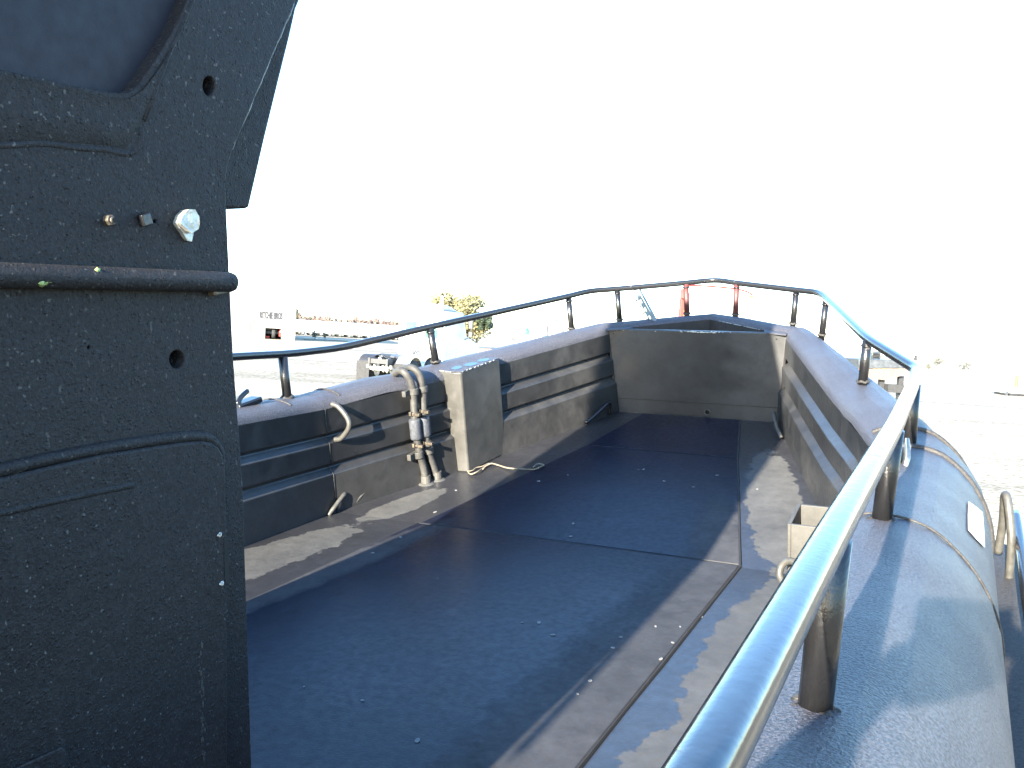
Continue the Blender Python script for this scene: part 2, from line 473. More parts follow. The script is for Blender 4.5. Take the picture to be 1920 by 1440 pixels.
# ---- collar: a foam-filled fender tube round the hull
SEC = [(0.0005, -0.036), (0.003, -0.018), (0.010, -0.003), (0.024, 0.009), (0.055, 0.021), (0.12, 0.032), (0.19, 0.026), (0.25, 0.004), (0.305, -0.04), (0.355, -0.10), (0.395, -0.175), (0.42, -0.255), (0.43, -0.34), (0.42, -0.43), (0.39, -0.50), (0.34, -0.56), (0.26, -0.60)]
def collar_pt(x, y, o, u, w, sg):
    k = 1.0
    if y > 4.6: k = 1.0 - 0.42 * min(1, (y - 4.6) / 1.7)       # the collar narrows toward the stem
    return Vector((sg * (x + o.x * u * k), y + o.y * u * k, edge_z(y) + w))
CP = dense(EDGE)
CO = []
for i in range(len(CP)):
    o = Vector((0, 0))
    c = 0
    for j in range(max(0, i - 2), min(len(CP), i + 3)): o += offs(CP, j).normalized(); c += 1
    o.normalize()
    if i == len(CP) - 1: o = Vector((0, 1))
    CO.append(o)
for sg in (1, -1):
    bm = bmesh.new(); prev = None
    for (x, y), o in zip(CP, CO):
        wob = 0.004 * noise.noise(Vector((x * 2, y * 2.2, sg)))
        ring = [bm.verts.new(collar_pt(x, y, o, u, w + (wob if 2 < k < 10 else 0), sg)) for k, (u, w) in enumerate(SEC)]
        if prev:
            for k in range(len(ring) - 1): bm.faces.new((prev[k], ring[k], ring[k + 1], prev[k + 1]))
        prev = ring
    collar = bp('collar', bm, 'collar_paint', smooth=True)
    if sg > 0: COLLAR = collar
    def collar_seam(yy, r, mat='weld_metal', u0=3):
        bm = bmesh.new()
        i = min(range(len(CP)), key=lambda k: abs(CP[k][1] - yy))
        x = None
        for j in range(len(EDGE) - 1):
            if EDGE[j][1] <= yy <= EDGE[j + 1][1]:
                t = (yy - EDGE[j][1]) / (EDGE[j + 1][1] - EDGE[j][1]); x = EDGE[j][0] + t * (EDGE[j + 1][0] - EDGE[j][0])
        P = smooth_path([collar_pt(x, yy, CO[i], u, w + 0.001, sg) for u, w in SEC[u0:]], 3)
        P = [p + Vector((0, 0.003 * noise.noise(p * 30), 0.001 * noise.noise(p * 50))) for p in P]
        add_tube(bm, P, r, 8)
        bp('weld_seam', bm, mat, collar, smooth=True)
    for yy, r in ((3.86, 0.010), (3.52, 0.011), (2.42, 0.0035)): collar_seam(yy, r if sg > 0 else r * 0.45)
# ---- deck
bm = bmesh.new()
prev = None
DE = [(x, y) for x, y in dense(EDGE[:8], 0.4)]
for x, y in DE:
    ring = [bm.verts.new((k * (x + 0.08), y, deck_z(y))) for k in (-1, -0.6, -0.2, 0.2, 0.6, 1)]
    if prev:
        for k in range(5): bm.faces.new((prev[k], prev[k + 1], ring[k + 1], ring[k]))
    prev = ring
deck = bp('deck', bm, 'deck_paint')
SL = [((0.81, KINK + 0.012), (0.468, 5.155)), ((0.468, 5.168), (0.30, 5.925))]
def deck_plate(corners, th=0.007):
    bm = bmesh.new()
    add_prism(bm, [(x, y, deck_z(y) + 0.0005) for x, y in corners], (0, 0, th))
    return bm
p1 = bp('deck_plate', deck_plate([(-0.825, -0.6), (0.815, -0.6), (0.81, KINK - 0.012), (-0.81, KINK - 0.03)], 0.012), 'plate_paint', bevel=0.004)
p2 = bp('deck_plate', deck_plate([(-0.805, KINK + 0.0), (0.805, KINK + 0.015), (0.470, 5.155), (-0.470, 5.155)]), 'plate_paint', bevel=0.003)
p3 = bp('deck_plate', deck_plate([(-0.466, 5.168), (0.466, 5.168), (0.30, 5.925), (-0.36, 5.925)]), 'plate_paint', bevel=0.003)
bm = bmesh.new()                                   # gaps round the plates, filled with dirt
for a, b in (((0.815, -0.6), (0.812, KINK)), ((-0.83, -0.6), (-0.815, KINK - 0.02)), ((0.812, KINK), (0.470, 5.16)), ((0.470, 5.16), (0.303, 5.93)), ((-0.812, KINK - 0.01), (0.812, KINK + 0.001))):
    pts = [Vector((*a, 0)).lerp(Vector((*b, 0)), k / 12) for k in range(13)]
    pts = [(p.x + 0.003 * noise.noise(p * 9), p.y, deck_z(p.y) + 0.002) for p in pts]
    add_tube(bm, pts, [0.0075 + 0.0035 * noise.noise(Vector((k * 2.1, a[0], 3))) for k in range(len(pts))], 6)
bp('seam_gap', bm, 'seam_black', deck)
for y in (1.72, 1.35, 0.6):                        # cross welds on the starboard margin
    bm = bmesh.new()
    pts = [(0.83 + 0.045 * k, y + 0.03 * k * 0.2, deck_z(y) + 0.004) for k in range(11)]
    add_tube(bm, pts, 0.006, 6); bp('weld_bead', bm, 'deck_paint', deck, smooth=True)
# ---- bulkhead
bm = bmesh.new()
hole = [(0.085 + 0.017 * math.cos(t * PI / 8), 5.945, 0.038 + 0.017 * math.sin(t * PI / 8)) for t in range(16)]
add_plate(bm, [(-0.545, 5.945, -0.01), (0.545, 5.945, -0.01), (0.598, 5.945, 0.588), (-0.598, 5.945, 0.588)], [hole], (0, 0.035, 0))
bulk = bp('bulkhead', bm, 'bulkhead_paint', bevel=0.006)
bm = bmesh.new()
P = [(0.085 + 0.019 * math.cos(t * PI / 10), 5.942, 0.038 + 0.019 * math.sin(t * PI / 10)) for t in range(20)]
add_tube(bm, P, 0.004, 6, closed=True)
bp('drain_ring', bm, 'rod_paint', bulk, smooth=True)
bm = bmesh.new()
add_cyl(bm, (0.085, 5.962, 0.038), (0.085, 5.966, 0.038), 0.018)
bp('drain_plug', bm, 'dark_void', bulk)
for x, z in ((-0.56, 0.556), (0.535, 0.550)):
    bm = bmesh.new(); add_cyl(bm, (x, 5.9455, z), (x, 5.940, z), 0.005, 10); bp('screw', bm, 'dark_void', bulk)
bm = bmesh.new()                                   # paint worn to metal along the top edge
for k in range(46):
    x = random.choice([random.gauss(0.08, 0.10), random.uniform(-0.56, 0.3), random.gauss(0.02, .05)])
    if abs(x) > .57: continue
    l = random.uniform(0.004, 0.03)
    add_ball(bm, (x, 5.9438, 0.5855 + random.uniform(-0.006, 0.002)), 0.003, 1, (l / 0.003 * 0.5, 0.5, random.uniform(0.5, 1.2)), 0.5)
bp('worn_edge', bm, 'bare_alloy', bulk)
# bow locker
bm = bmesh.new()
LP = [(-0.60, 5.95), (-0.44, 6.03), (-0.17, 6.235), (0, 6.36), (0.17, 6.235), (0.44, 6.03), (0.60, 5.95)]
a = [bm.verts.new((x, y, 0.588)) for x, y in LP]; b = [bm.verts.new((x * 0.96, y - 0.01, 0.1)) for x, y in LP]
for i in range(len(LP) - 1): bm.faces.new((a[i], a[i + 1], b[i + 1], b[i]))
bm.faces.new(b)
bp('bow_locker', bm, 'locker_dark')
for sg in (1, -1):                                 # corner plates closing the gunwale at the bulkhead
    bm = bmesh.new(); add_prism(bm, [(sg * 0.602, 5.90, 0.583), (sg * 0.46, 5.948, 0.583), (sg * 0.44, 6.03, 0.583), (sg * 0.62, 6.05, 0.583)], (0, 0, 0.008))
    bp('corner_plate', bm, 'collar_paint')
bm = bmesh.new()
for k in range(40):
    t = random.random(); x = 0.08 + 0.34 * t; y = 6.30 - 0.27 * t
    add_ball(bm, (x, y - 0.005, 0.591), 0.003, 1, (random.uniform(0.6, 2.4), 1, 0.6), 0.4)
bp('worn_edge', bm, 'bare_alloy', COLLAR)
# ---- hull below the collar
bm = bmesh.new(); prev = None
for (x, y) in dense([(1.40, -3.4), (1.38, 0.5), (1.40, KINK), (1.20, 4.6), (0.88, 5.6), (0.42, 6.3), (0.0, 6.5)], 0.4):
    z = edge_z(y)
    rise = max(0.0, (y - 3.0) / 3.5) ** 1.6
    ch = x * (1.13 if y < 5.5 else 1.0)
    ring = [bm.verts.new(p) for p in ((-ch, y, z - 0.50), (-ch * 0.96, y, z - 0.72 + 0.1 * rise), (0, y, z - 1.25 + 0.6 * rise), (ch * 0.96, y, z - 0.72 + 0.1 * rise), (ch, y, z - 0.50))]
    if prev:
        for k in range(4): bm.faces.new((prev[k], prev[k + 1], ring[k + 1], ring[k]))
    else: bm.faces.new(ring)
    prev = ring
bp('hull', bm, 'collar_paint')
# rubbing ledge outboard with a film of rain water, guard pipe and a grab loop
bm = bmesh.new()
add_prism(bm, [(1.70, 0.2, 0.10), (1.97, 0.2, 0.10), (1.96, 3.6, 0.02), (1.86, 4.2, 0.02), (1.62, 4.4, 0.02), (1.68, 3.6, 0.02)], (0, 0, 0.03))
ledge = bp('rubbing_ledge', bm, 'weld_metal', bevel=0.006)
bm = bmesh.new()
pts = [(1.90 + 0.06 * noise.noise(Vector((k * .7, 1, 0))) + 0.045 * math.cos(k * PI / 12), 3.25 + 0.30 * math.sin(k * PI / 12) + 0.05 * noise.noise(Vector((k * .9, 4, 0))), 0.0605) for k in range(24)]
add_prism(bm, [(x, y, 0.03 + (3.6 - y) * 0.0235 + 0.021) for x, y, z in pts], (0, 0, 0.002))
bp('puddle', bm, 'water', ledge)
bm = bmesh.new()
gp = [ony(1905, 965, 4.22), ony(1912, 1010, 3.95), ony(1922, 1085, 3.56), ony(1936, 1180, 3.2), Vector((1.93, 2.4, 0.25)), Vector((1.93, 0.4, 0.35))]
add_tube(bm, smooth_path(gp, 5), 0.021, 12)
bp('guard_pipe', bm, 'rail_enamel', smooth=True)
bm = bmesh.new()
a = ony(1881, 1030, 3.93); t = ony(1884, 938, 3.93); b = ony(1893, 1030, 3.90)
add_tube(bm, smooth_path([a + Vector((-.015, 0.10, -.06)), a + Vector((-.005, 0.09, .08)), t + Vector((0, .05, 0)), t + Vector((0.012, 0, -.01)), b + Vector((0.003, -.02, 0.05)), b + Vector((0.004, -.02, -.14))], 6), 0.016, 12)
bp('grab_loop', bm, 'rod_paint', smooth=True)
# white reflective patch on the collar's flank
bm = bmesh.new()
PG = [[(1.680, 3.156, .620), (1.704, 3.235, .574), (1.724, 3.341, .517)], [(1.681, 2.941, .656), (1.706, 2.988, .616), (1.728, 3.091, .555)], [(1.684, 2.760, .683), (1.706, 2.764, .656), (1.730, 2.856, .595)]]
PV = [[bm.verts.new(Vector(p) + Vector((.82, .1, .55)) * 0.0055) for p in row] for row in PG]
for r_ in range(2):
    for c_ in range(2): bm.faces.new((PV[r_][c_], PV[r_][c_ + 1], PV[r_ + 1][c_ + 1], PV[r_ + 1][c_]))
bp('reflective_patch', bm, 'sticker_white', COLLAR, smooth=True)

# ---- railing
RS = [(0.0, 6.53, 0.842), (0.178, 6.40, 0.838), (0.612, 6.187, 0.826), (0.770, 6.06, 0.832), (0.845, 5.86, 0.826), (1.212, 4.64, 0.838)]
RSt = [(1.462, 4.08, 0.832), (1.478, 3.70, 0.870), (1.513, 2.39, 1.085), (1.532, 1.215, 1.284), (1.545, 0.53, 1.397), (1.55, -0.6, 1.58), (1.55, -2.6, 1.90)]
RPt = [(-1.452, 4.10, 0.820), (-1.478, 3.70, 0.872), (-1.49, 3.29, 0.946), (-1.513, 2.39, 1.09), (-1.545, 0.5, 1.40), (-1.55, -0.6, 1.58), (-1.55, -2.6, 1.90)]
rail = boat_rail = bpy.data.objects.new('bow_rail', None); COL.objects.link(rail); rail.parent = boat; rail.empty_display_size = 0.1
def sq(c, s):                                     # pipe with flattened top and sides
    k = 1.0 / (abs(c) ** 3.2 + abs(s) ** 3.2) ** (1 / 3.2)
    return c * k, s * k * 0.92
def fillet(pts, cut=0.13, n=7):                   # straight pipe runs with bent corners
    P = [Vector(p) for p in pts]; out = [P[0]]
    for i in range(1, len(P) - 1):
        a, b, c = P[i - 1], P[i], P[i + 1]
        ct = 0.05 if (b.x > .9 and 4.0 < b.y < 4.2) else 0.07 if (b.x > .7 and 6.0 < b.y < 6.1) else cut
        ca = min(ct, (a - b).length * .45); cc = min(ct, (c - b).length * .45)
        p = b + (a - b).normalized() * ca; q = b + (c - b).normalized() * cc
        for k in range(n + 1):
            t = k / n; out.append(p * (1 - t) ** 2 + b * 2 * t * (1 - t) + q * t * t)
    out.append(P[-1]); return out
bm = bmesh.new()
port = list(reversed(RPt)) + [(-x, y, z) for x, y, z in reversed(RS[1:])]
star = RS + RSt
P = fillet(port + star)
def rad(p): return 0.0200 + 0.0012 * min(1.0, max(0.0, (6.2 - p.y) / 3.0))
add_tube(bm, P, [rad(p) for p in P], 20, sec=sq)
bp('top_rail', bm, 'rail_enamel', rail, smooth=True)
def post(b, t, r, mat='post_enamel'):
    b = Vector(b); t = Vector(t)
    bm = bmesh.new()
    d = (b - t).normalized()
    add_tube(bm, [t, b + d * 0.03], r, 16)
    o = bp('rail_post', bm, mat, rail, smooth=True)
    bm = bmesh.new()
    n = 18
    pts = [b + Vector((math.cos(2 * PI * k / n), math.sin(2 * PI * k / n), 0)) * (r * 1.08) + Vector((0, 0, 0.005 + 0.008 * noise.noise(Vector((k * 1.3, b.x * 9, b.y))))) for k in range(n)]
    add_tube(bm, pts, [(0.012 if b.y < 4 else 0.007) * (1 + 0.5 * noise.noise(Vector((k * 1.1, b.y, 9)))) for k in range(n)], 8, closed=True)
    bp('weld_ring', bm, 'weld_metal', o, smooth=True)
    if b.y < 4: return o
    bm = bmesh.new()
    pts = [t + d * (0.023 + 0.003 * noise.noise(Vector((k * 1.7, t.y * 5, 2)))) + Vector((math.cos(2 * PI * k / n), math.sin(2 * PI * k / n), 0)) * (r * 1.03) for k in range(n)]
    add_tube(bm, pts, 0.005, 6, closed=True)
    bp('weld_ring', bm, 'post_enamel', o, smooth=True)
    return o
for sg in (1, -1):
    post((sg * 0.171, 6.386, 0.618), (sg * 0.178, 6.40, 0.83), 0.0195, 'rust_post_enamel')
    post((sg * 0.596, 6.171, 0.606), (sg * 0.612, 6.187, 0.82), 0.0195)
    post((sg * 0.826, 5.842, 0.602), (sg * 0.845, 5.861, 0.815), 0.0195)
    post((sg * 1.196, 4.643, 0.625), (sg * 1.212, 4.64, 0.83), 0.0225)
post((-1.470, 3.625, 0.652), (-1.479, 3.64, 0.87), 0.024)
post((-1.51, 1.22, 1.0), (-1.53, 1.22, 1.28), 0.026)
post((1.472, 3.64, 0.634), (1.479, 3.66, 0.875), 0.0255)
post((1.490, 2.39, 0.826), (1.513, 2.395, 1.075), 0.0245)
post((1.510, 1.22, 1.002), (1.532, 1.215, 1.275), 0.0240)
post((1.525, 0.0, 1.19), (1.548, 0.0, 1.475), 0.0268)

# ---- cleat on the starboard gunwale
cl = bpy.data.objects.new('mooring_cleat', None); COL.objects.link(cl); cl.parent = boat; cl.empty_display_size = .05
bm = bmesh.new()
y0 = 3.16
add_prism(bm, [(1.478, y0, 0.70), (1.488, y0, 0.72), (1.496, y0 + 0.02, 0.745), (1.49, y0 + 0.05, 0.775), (1.482, y0 + 0.10, 0.79), (1.478, y0 + 0.15, 0.765), (1.478, y0 + 0.18, 0.69)], (0.014, 0, 0))
bp('horn_plate', bm, 'bare_alloy', cl, bevel=0.004)
bm = bmesh.new()
add_prism(bm, [(1.40, y0 + 0.03, 0.715), (1.40, y0 + 0.13, 0.71), (1.40, y0 + 0.12, 0.755), (1.40, y0 + 0.04, 0.76)], (0.078, 0, 0))
bp('cross_bar', bm, 'post_enamel', cl, bevel=0.008)

# ---- loops, handles, rods
def rod(name, pts, r, mat='rod_paint', n=6, label=None):
    bm = bmesh.new(); add_tube(bm, smooth_path(pts, n), r, 10)
    o = bp(name, bm, mat, smooth=True)
    if label: o['label'] = label
    return o
rod('grab_handle', [(-1.345, 3.80, 0.585), (-1.29, 3.80, 0.575), (-1.235, 3.80, 0.51), (-1.235, 3.795, 0.46), (-1.285, 3.79, 0.405), (-1.325, 3.79, 0.395)], 0.014, label='bent rod handle on the port wall')
for (px, py, qx, qy) in ((616, 966, 650, 948), (664, 944, 703, 926)):
    a = onz(px, py, 0.01 + deck_z(3.8)); b = onz(qx, qy, 0.01)
    mid = (a + b) / 2
    rod('tie_down_loop', [a, a.lerp(b, 0.25) + Vector((0.015, 0, 0.035)), b.lerp(a, 0.25) + Vector((0.02, 0, 0.075)), b.lerp(a, 0.05) + Vector((0.005, 0.0, 0.06)), b + Vector((-.01, 0, 0))], 0.012)
for sg in (1, -1):
    rod('tie_down_loop', [(sg * 0.64, 5.57, 0.02), (sg * 0.60, 5.64, 0.055), (sg * 0.555, 5.76, 0.105), (sg * 0.55, 5.80, 0.095), (sg * 0.565, 5.82, 0.02)], 0.012, 'rod_paint' if sg > 0 else 'post_enamel')

# ---- locker box on the port wall
bx = bpy.data.objects.new('locker_box', None); COL.objects.link(bx); bx.parent = boat; bx.empty_display_size = .1
bm = bmesh.new()
BXP = [(-1.108, 4.535), (-1.018, 4.512), (-0.955, 4.520), (-0.900, 4.895), (-0.95, 4.93), (-1.13, 4.60)]
add_prism(bm, [(x, y, 0.0) for x, y in BXP], (0, 0, 0.602))
bp('casing', bm, 'box_paint', bx, bevel=0.008)
bm = bmesh.new()
add_prism(bm, [(x, y, 0.6025) for x, y in BXP], (0, 0, 0.004))
lid = bp('lid', bm, 'collar_paint', bx, bevel=0.002)
for (cx_, cy_, r_) in ((-1.03, 4.60, 0.033), (-0.99, 4.70, 0.04), (-0.965, 4.82, 0.036)):
    bm = bmesh.new()
    add_prism(bm, [(cx_ + r_ * 0.9 * math.cos(k * PI / 10) * (1 + .3 * noise.noise(Vector((k * .5, cx_ * 9, 0)))), cy_ + r_ * 1.2 * math.sin(k * PI / 10) * (1 + .3 * noise.noise(Vector((k * .5, cy_ * 9, 3)))), 0.6068) for k in range(20)], (0, 0, 0.0015))
    bp('puddle', bm, 'water', lid)
bm = bmesh.new()
for k in range(30):
    t = random.random(); a = Vector((*BXP[2], 0.604)).lerp(Vector((*BXP[3], 0.604)), t) if k % 2 else Vector((*BXP[0], 0.604)).lerp(Vector((*BXP[1], 0.604)), t)
    add_ball(bm, a, 0.0035, 1, (1.2, random.uniform(0.8, 2.5), 0.8), 0.5)
bp('worn_edge', bm, 'bare_alloy', lid)

# ---- two hoses that come over the gunwale and run down to the deck
wp, wn_ = (-1.335, 3.75, 0.3), (0.9465, -0.3226, 0.0)
nn = Vector(wn_).normalized()
def onw(px, py, off): return onp(px, py, Vector(wp) + nn * off, nn)
def hose(pixels, sleeve, clamps, cuffs, extra):
    root = bpy.data.objects.new('hose', None); COL.objects.link(root); root.parent = boat; root.empty_display_size = .05
    P = extra + [onw(*q) for q in pixels]
    bm = bmesh.new(); add_tube(bm, smooth_path(P, 6), 0.021, 12)
    bp('hose_pipe', bm, 'hose_rubber', root, smooth=True)
    for a, b in sleeve:
        a = onw(*a); b = onw(*b); bm = bmesh.new()
        add_tube(bm, [a.lerp(b, t) for t in (0, 0.04, 0.12, 0.5, 0.88, 0.96, 1)], [0.025, 0.032, 0.034, 0.033, 0.034, 0.032, 0.025], 14)
        bp('sleeve', bm, 'hose_sleeve', root, smooth=True)
    for c in clamps:
        c = onw(*c); bm = bmesh.new()
        add_tube(bm, [c + Vector((0, 0, -0.008)), c + Vector((0, 0, 0.008))], 0.026, 14)
        add_box(bm, c + nn * 0.028 + Vector((0.01, -0.01, 0)), (0.03, 0.02, 0.016))
        add_box(bm, c + Vector((-.004, -0.028, 0.004)), (0.016, 0.014, 0.022))
        bp('hose_clamp', bm, 'clamp_metal', root, bevel=0.002)
    for a, b in cuffs:
        a = onw(*a); b = onw(*b); bm = bmesh.new()
        add_tube(bm, [a, b], 0.029, 14)
        add_box(bm, (a + b) / 2 - nn * 0.02 + Vector((0.0, -0.045, 0)), (0.025, 0.07, (a - b).length * 0.9))
        bp('pipe_cuff', bm, 'hose_rubber', root, bevel=0.003)
    return root
zt = 0.66
h1 = hose([(757, 697, .02), (768, 712, .045), (775, 738, .05), (777, 775, .05), (780, 810, .05), (787, 850, .05), (794, 876, .05), (799, 902, .055)],
     [((777, 785, .05), (781, 824, .05))], [(776, 775, .05), (782, 834, .05)], [((775, 728, .05), (776, 740, .05)), ((784, 846, .05), (786, 858, .05))],
     [onw(742, 716, -.14), onw(741, 703, -.11), onw(748, 696, -.04)])
h2 = hose([(777, 692, .02), (788, 706, .045), (793, 735, .05), (794, 770, .05), (797, 805, .05), (803, 845, .05), (812, 872, .05), (820, 896, .055)],
     [((794, 780, .05), (798, 818, .05))], [(793, 770, .05), (800, 829, .05)], [((792, 724, .05), (793, 735, .05)), ((802, 838, .05), (804, 850, .05))],
     [onw(758, 706, -.14), onw(759, 694, -.10), onw(767, 689, -.04)])
for px, py in ((799, 902), (820, 896)):
    c = onw(px, py, .055); bm = bmesh.new()
    add_cyl(bm, (c.x, c.y, -0.002), (c.x, c.y, 0.05), 0.030, 16, 0.027)
    add_cyl(bm, (c.x, c.y, -0.002), (c.x, c.y, 0.008), 0.05, 16, 0.036)
    bp('deck_gland', bm, 'box_paint', h1 if px < 810 else h2, smooth=False)

# ---- rod socket (open square tube) and pipe elbows on the starboard wall
sk = bpy.data.objects.new('pole_socket', None); COL.objects.link(sk); sk.parent = boat; sk.empty_display_size = .05
bm = bmesh.new()
X0, X1, Y0, Y1, ZB, ZT = 1.108, 1.235, 3.215, 3.425, 0.14, 0.45
for c, s in (((X0 + .006, (Y0 + Y1) / 2, (ZB + ZT) / 2), (.012, Y1 - Y0, ZT - ZB)), ((X1 - .006, (Y0 + Y1) / 2, (ZB + ZT) / 2), (.012, Y1 - Y0, ZT - ZB)),
             (((X0 + X1) / 2, Y0 + .006, (ZB + ZT) / 2), (X1 - X0 - .0242, .012, ZT - ZB)), (((X0 + X1) / 2, Y1 - .006, (ZB + ZT) / 2), (X1 - X0 - .0242, .012, ZT - ZB)),
             (((X0 + X1) / 2, (Y0 + Y1) / 2, ZB + .01), (X1 - X0 - .0244, Y1 - Y0 - .0244, .02))): add_box(bm, c, s)
bp('square_tube', bm, 'box_paint', sk, bevel=0.002)
bm = bmesh.new()
add_box(bm, ((X1 + 1.40) / 2, 3.32, 0.34), (1.40 - X1 - .002, 0.012, 0.14))
bp('bracket', bm, 'box_paint', sk)
def ring(c, R, r, ax, name, mat, par):
    bm = bmesh.new(); q = Vector(ax).normalized().to_track_quat('Z', 'Y')
    add_tube(bm, [Vector(c) + q @ Vector((R * math.cos(k * PI / 16), R * math.sin(k * PI / 16), 0)) for k in range(32)], r, 10, closed=True)
    return bp(name, bm, mat, par, smooth=True)
ring(onz(1470, 1073, 0.30) + Vector((0.02, 0, 0)), 0.042, 0.013, (-.5, -1, .5), 'socket_ring', 'rod_paint', sk)
ring((1.262, 4.06, 0.46), 0.035, 0.013, (-1, -.4, .2), 'eye_ring', 'rod_paint', None)

# ================================================================== CABIN (pilot house)
CX = 0.58
def cw(px, py, dx=0.0): return onx(px, py, CX + dx)
cab = bpy.data.objects.new('cabin', None); COL.objects.link(cab); cab.parent = boat; cab.empty_display_size = .3
UPV = Vector((0, 0.129, 0.992)); FWD = Vector((0, 0.992, -0.129))
low = cw(472, 1440); c2 = cw(425, 392)
foot = low - UPV * ((low.z - deck_z(low.y)) / UPV.z + 0.12)
e0 = cw(428, 305); e1 = cw(555, 0)
slope = (e1 - e0).normalized()
ROOF_L = 2.62                                     # height of the roof over the kink line of the cabin floor
LEAN = 0.17
top = e0 + slope * 1.25
top = top - Vector((LEAN, 0, 0))
aft_top = top - FWD * 3.4
aft_low = foot - FWD * 3.3
outline = [foot, low, cw(455, 900), cw(437, 660), c2, cw(423, 340), e0, cw(436, 283), e1, top, aft_top, aft_low]
def circ(px, py, rx, ry, n=18): return [cw(px + rx * math.cos(2 * PI * k / n), py + ry * math.sin(2 * PI * k / n)) for k in range(n)]
holes = [circ(392, 161, 11.5, 18.5), circ(332, 674, 14, 17.5), circ(167, 652, 3, 4, 8), circ(291, 415, 3, 3.4, 8)]
win_px = [(352, 0), (331, 48), (310, 84), (292, 112), (275, 138), (262, 156), (250, 168), (238, 173), (222, 174), (205, 172), (150, 163), (90, 149), (40, 138), (0, 130), (-60, 118)]
wtop = cw(352, 0)
wend = wtop + slope * 0.22
wl = cw(-330, 66)
winloop = [cw(*p) for p in win_px] + [wl, wl + UPV * 0.30 - FWD * 0.02, wend - FWD * 0.6 + UPV * 0.02, wend]
TH = 0.05
bm = bmesh.new()
add_plate(bm, outline, holes + [winloop], (-TH, 0, 0))
sidew = bp('cabin_side', bm, 'cabin_paint', cab, bevel=0.006, segs=2, angle=50)
sidew['label'] = 'rough black painted side wall of the cabin'
for px, py, r in ((392, 161, 0.035), (332, 674, 0.035), (167, 652, 0.012), (291, 415, 0.012)):   # closed dark back behind the drilled holes
    bm = bmesh.new()
    c = cw(px, py); add_tube(bm, [(CX - TH + 0.001, c.y, c.z), (CX - TH - 0.05, c.y, c.z)], r, 12)
    bp('hole_sleeve', bm, 'dark_void', sidew)
bm = bmesh.new()
add_prism(bm, [Vector((CX - 0.026, p.y, p.z)) for p in winloop], (-0.006, 0, 0))
bp('window_pane', bm, 'window_film', cab)
# raised frame round the window: a wide soft band with a bead along its outer edge
bm = bmesh.new()
bead = [cw(362, 0), cw(340, 52), cw(315, 108), cw(292, 168), cw(270, 226)]
add_tube(bm, [p - Vector((0.002, 0, 0)) for p in [bead[0] + slope * 0.22] + bead], 0.0042, 8)
bp('frame_bead', bm, 'cabin_paint', sidew, smooth=True)
bm = bmesh.new()
lipp = [(-200, 262), (-60, 268), (0, 273), (80, 271), (150, 277), (200, 281), (240, 288), (262, 272), (266, 240)]
add_tube(bm, smooth_path([cw(px, py) + Vector((-0.0032, 0, 0.0030 * noise.noise(Vector((px * .03, 1, 0))))) for px, py in lipp], 5), 0.0056, 10)
bp('frame_lip', bm, 'cabin_paint', sidew, smooth=True)
bm = bmesh.new()
bpts = [cw(-60, 118 + 10), cw(0, 140), cw(90, 160), cw(205, 184), cw(240, 186), cw(268, 168), cw(300, 124), cw(335, 66), cw(358, 12)]
outp = [cw(-60, 262), cw(0, 266), cw(90, 266), cw(180, 272), cw(236, 280), cw(262, 232), cw(290, 168), cw(335, 58), cw(357, 8)]
rows = []
for i in range(len(bpts)):
    a, b = bpts[i], outp[i]
    rows.append([bm.verts.new(a + Vector((0.002, 0, 0))), bm.verts.new(a.lerp(b, .06) + Vector((0.0010, 0, 0))), bm.verts.new(a.lerp(b, 0.5) + Vector((0.0016, 0, 0))), bm.verts.new(a.lerp(b, .97) + Vector((0.0012, 0, 0))), bm.verts.new(b + Vector((-0.0008, 0, 0)))])
for i in range(len(rows) - 1):
    for k in range(4): bm.faces.new((rows[i][k], rows[i][k + 1], rows[i + 1][k + 1], rows[i + 1][k]))
bp('window_frame', bm, 'cabin_paint', sidew, smooth=True)
# raked windscreen flange that stands forward of the side wall
bm = bmesh.new()
fl = [onx(p[0], p[1], 0.545) for p in ((417, 300), (421, 392), (468, 391), (498, 260), (521, 165), (545, 68), (556, 18))]
t0 = fl[-1]
sl2 = (onx(556, 18, .545) - onx(521, 165, .545)).normalized()
fl += [t0 + sl2 * 0.012 + slope * 0.30, t0 + slope * 0.30 - FWD * 0.10, onx(545, 0, 0.545) - FWD * 0.02]
add_prism(bm, fl, (-0.05, 0, 0))
bp('windscreen_flange', bm, 'cabin_paint', cab, bevel=0.006)
# white worn edge of the side wall beside the flange
bm = bmesh.new()
pp = [cw(553, 6), cw(520, 84), cw(486, 162), cw(455, 238), cw(436, 284)]
dn = []
for i in range(len(pp) - 1):
    for k in range(14):
        p = pp[i].lerp(pp[i + 1], k / 14)
        dn.append(p + Vector((-0.004, 0.0015 * noise.noise(p * 40), 0.0015 * noise.noise(p * 55))))
add_tube(bm, dn, [0.0026 + 0.0018 * noise.noise(p * 30) for p in dn], 8)
bp('worn_edge', bm, 'rod_paint', sidew, smooth=True)
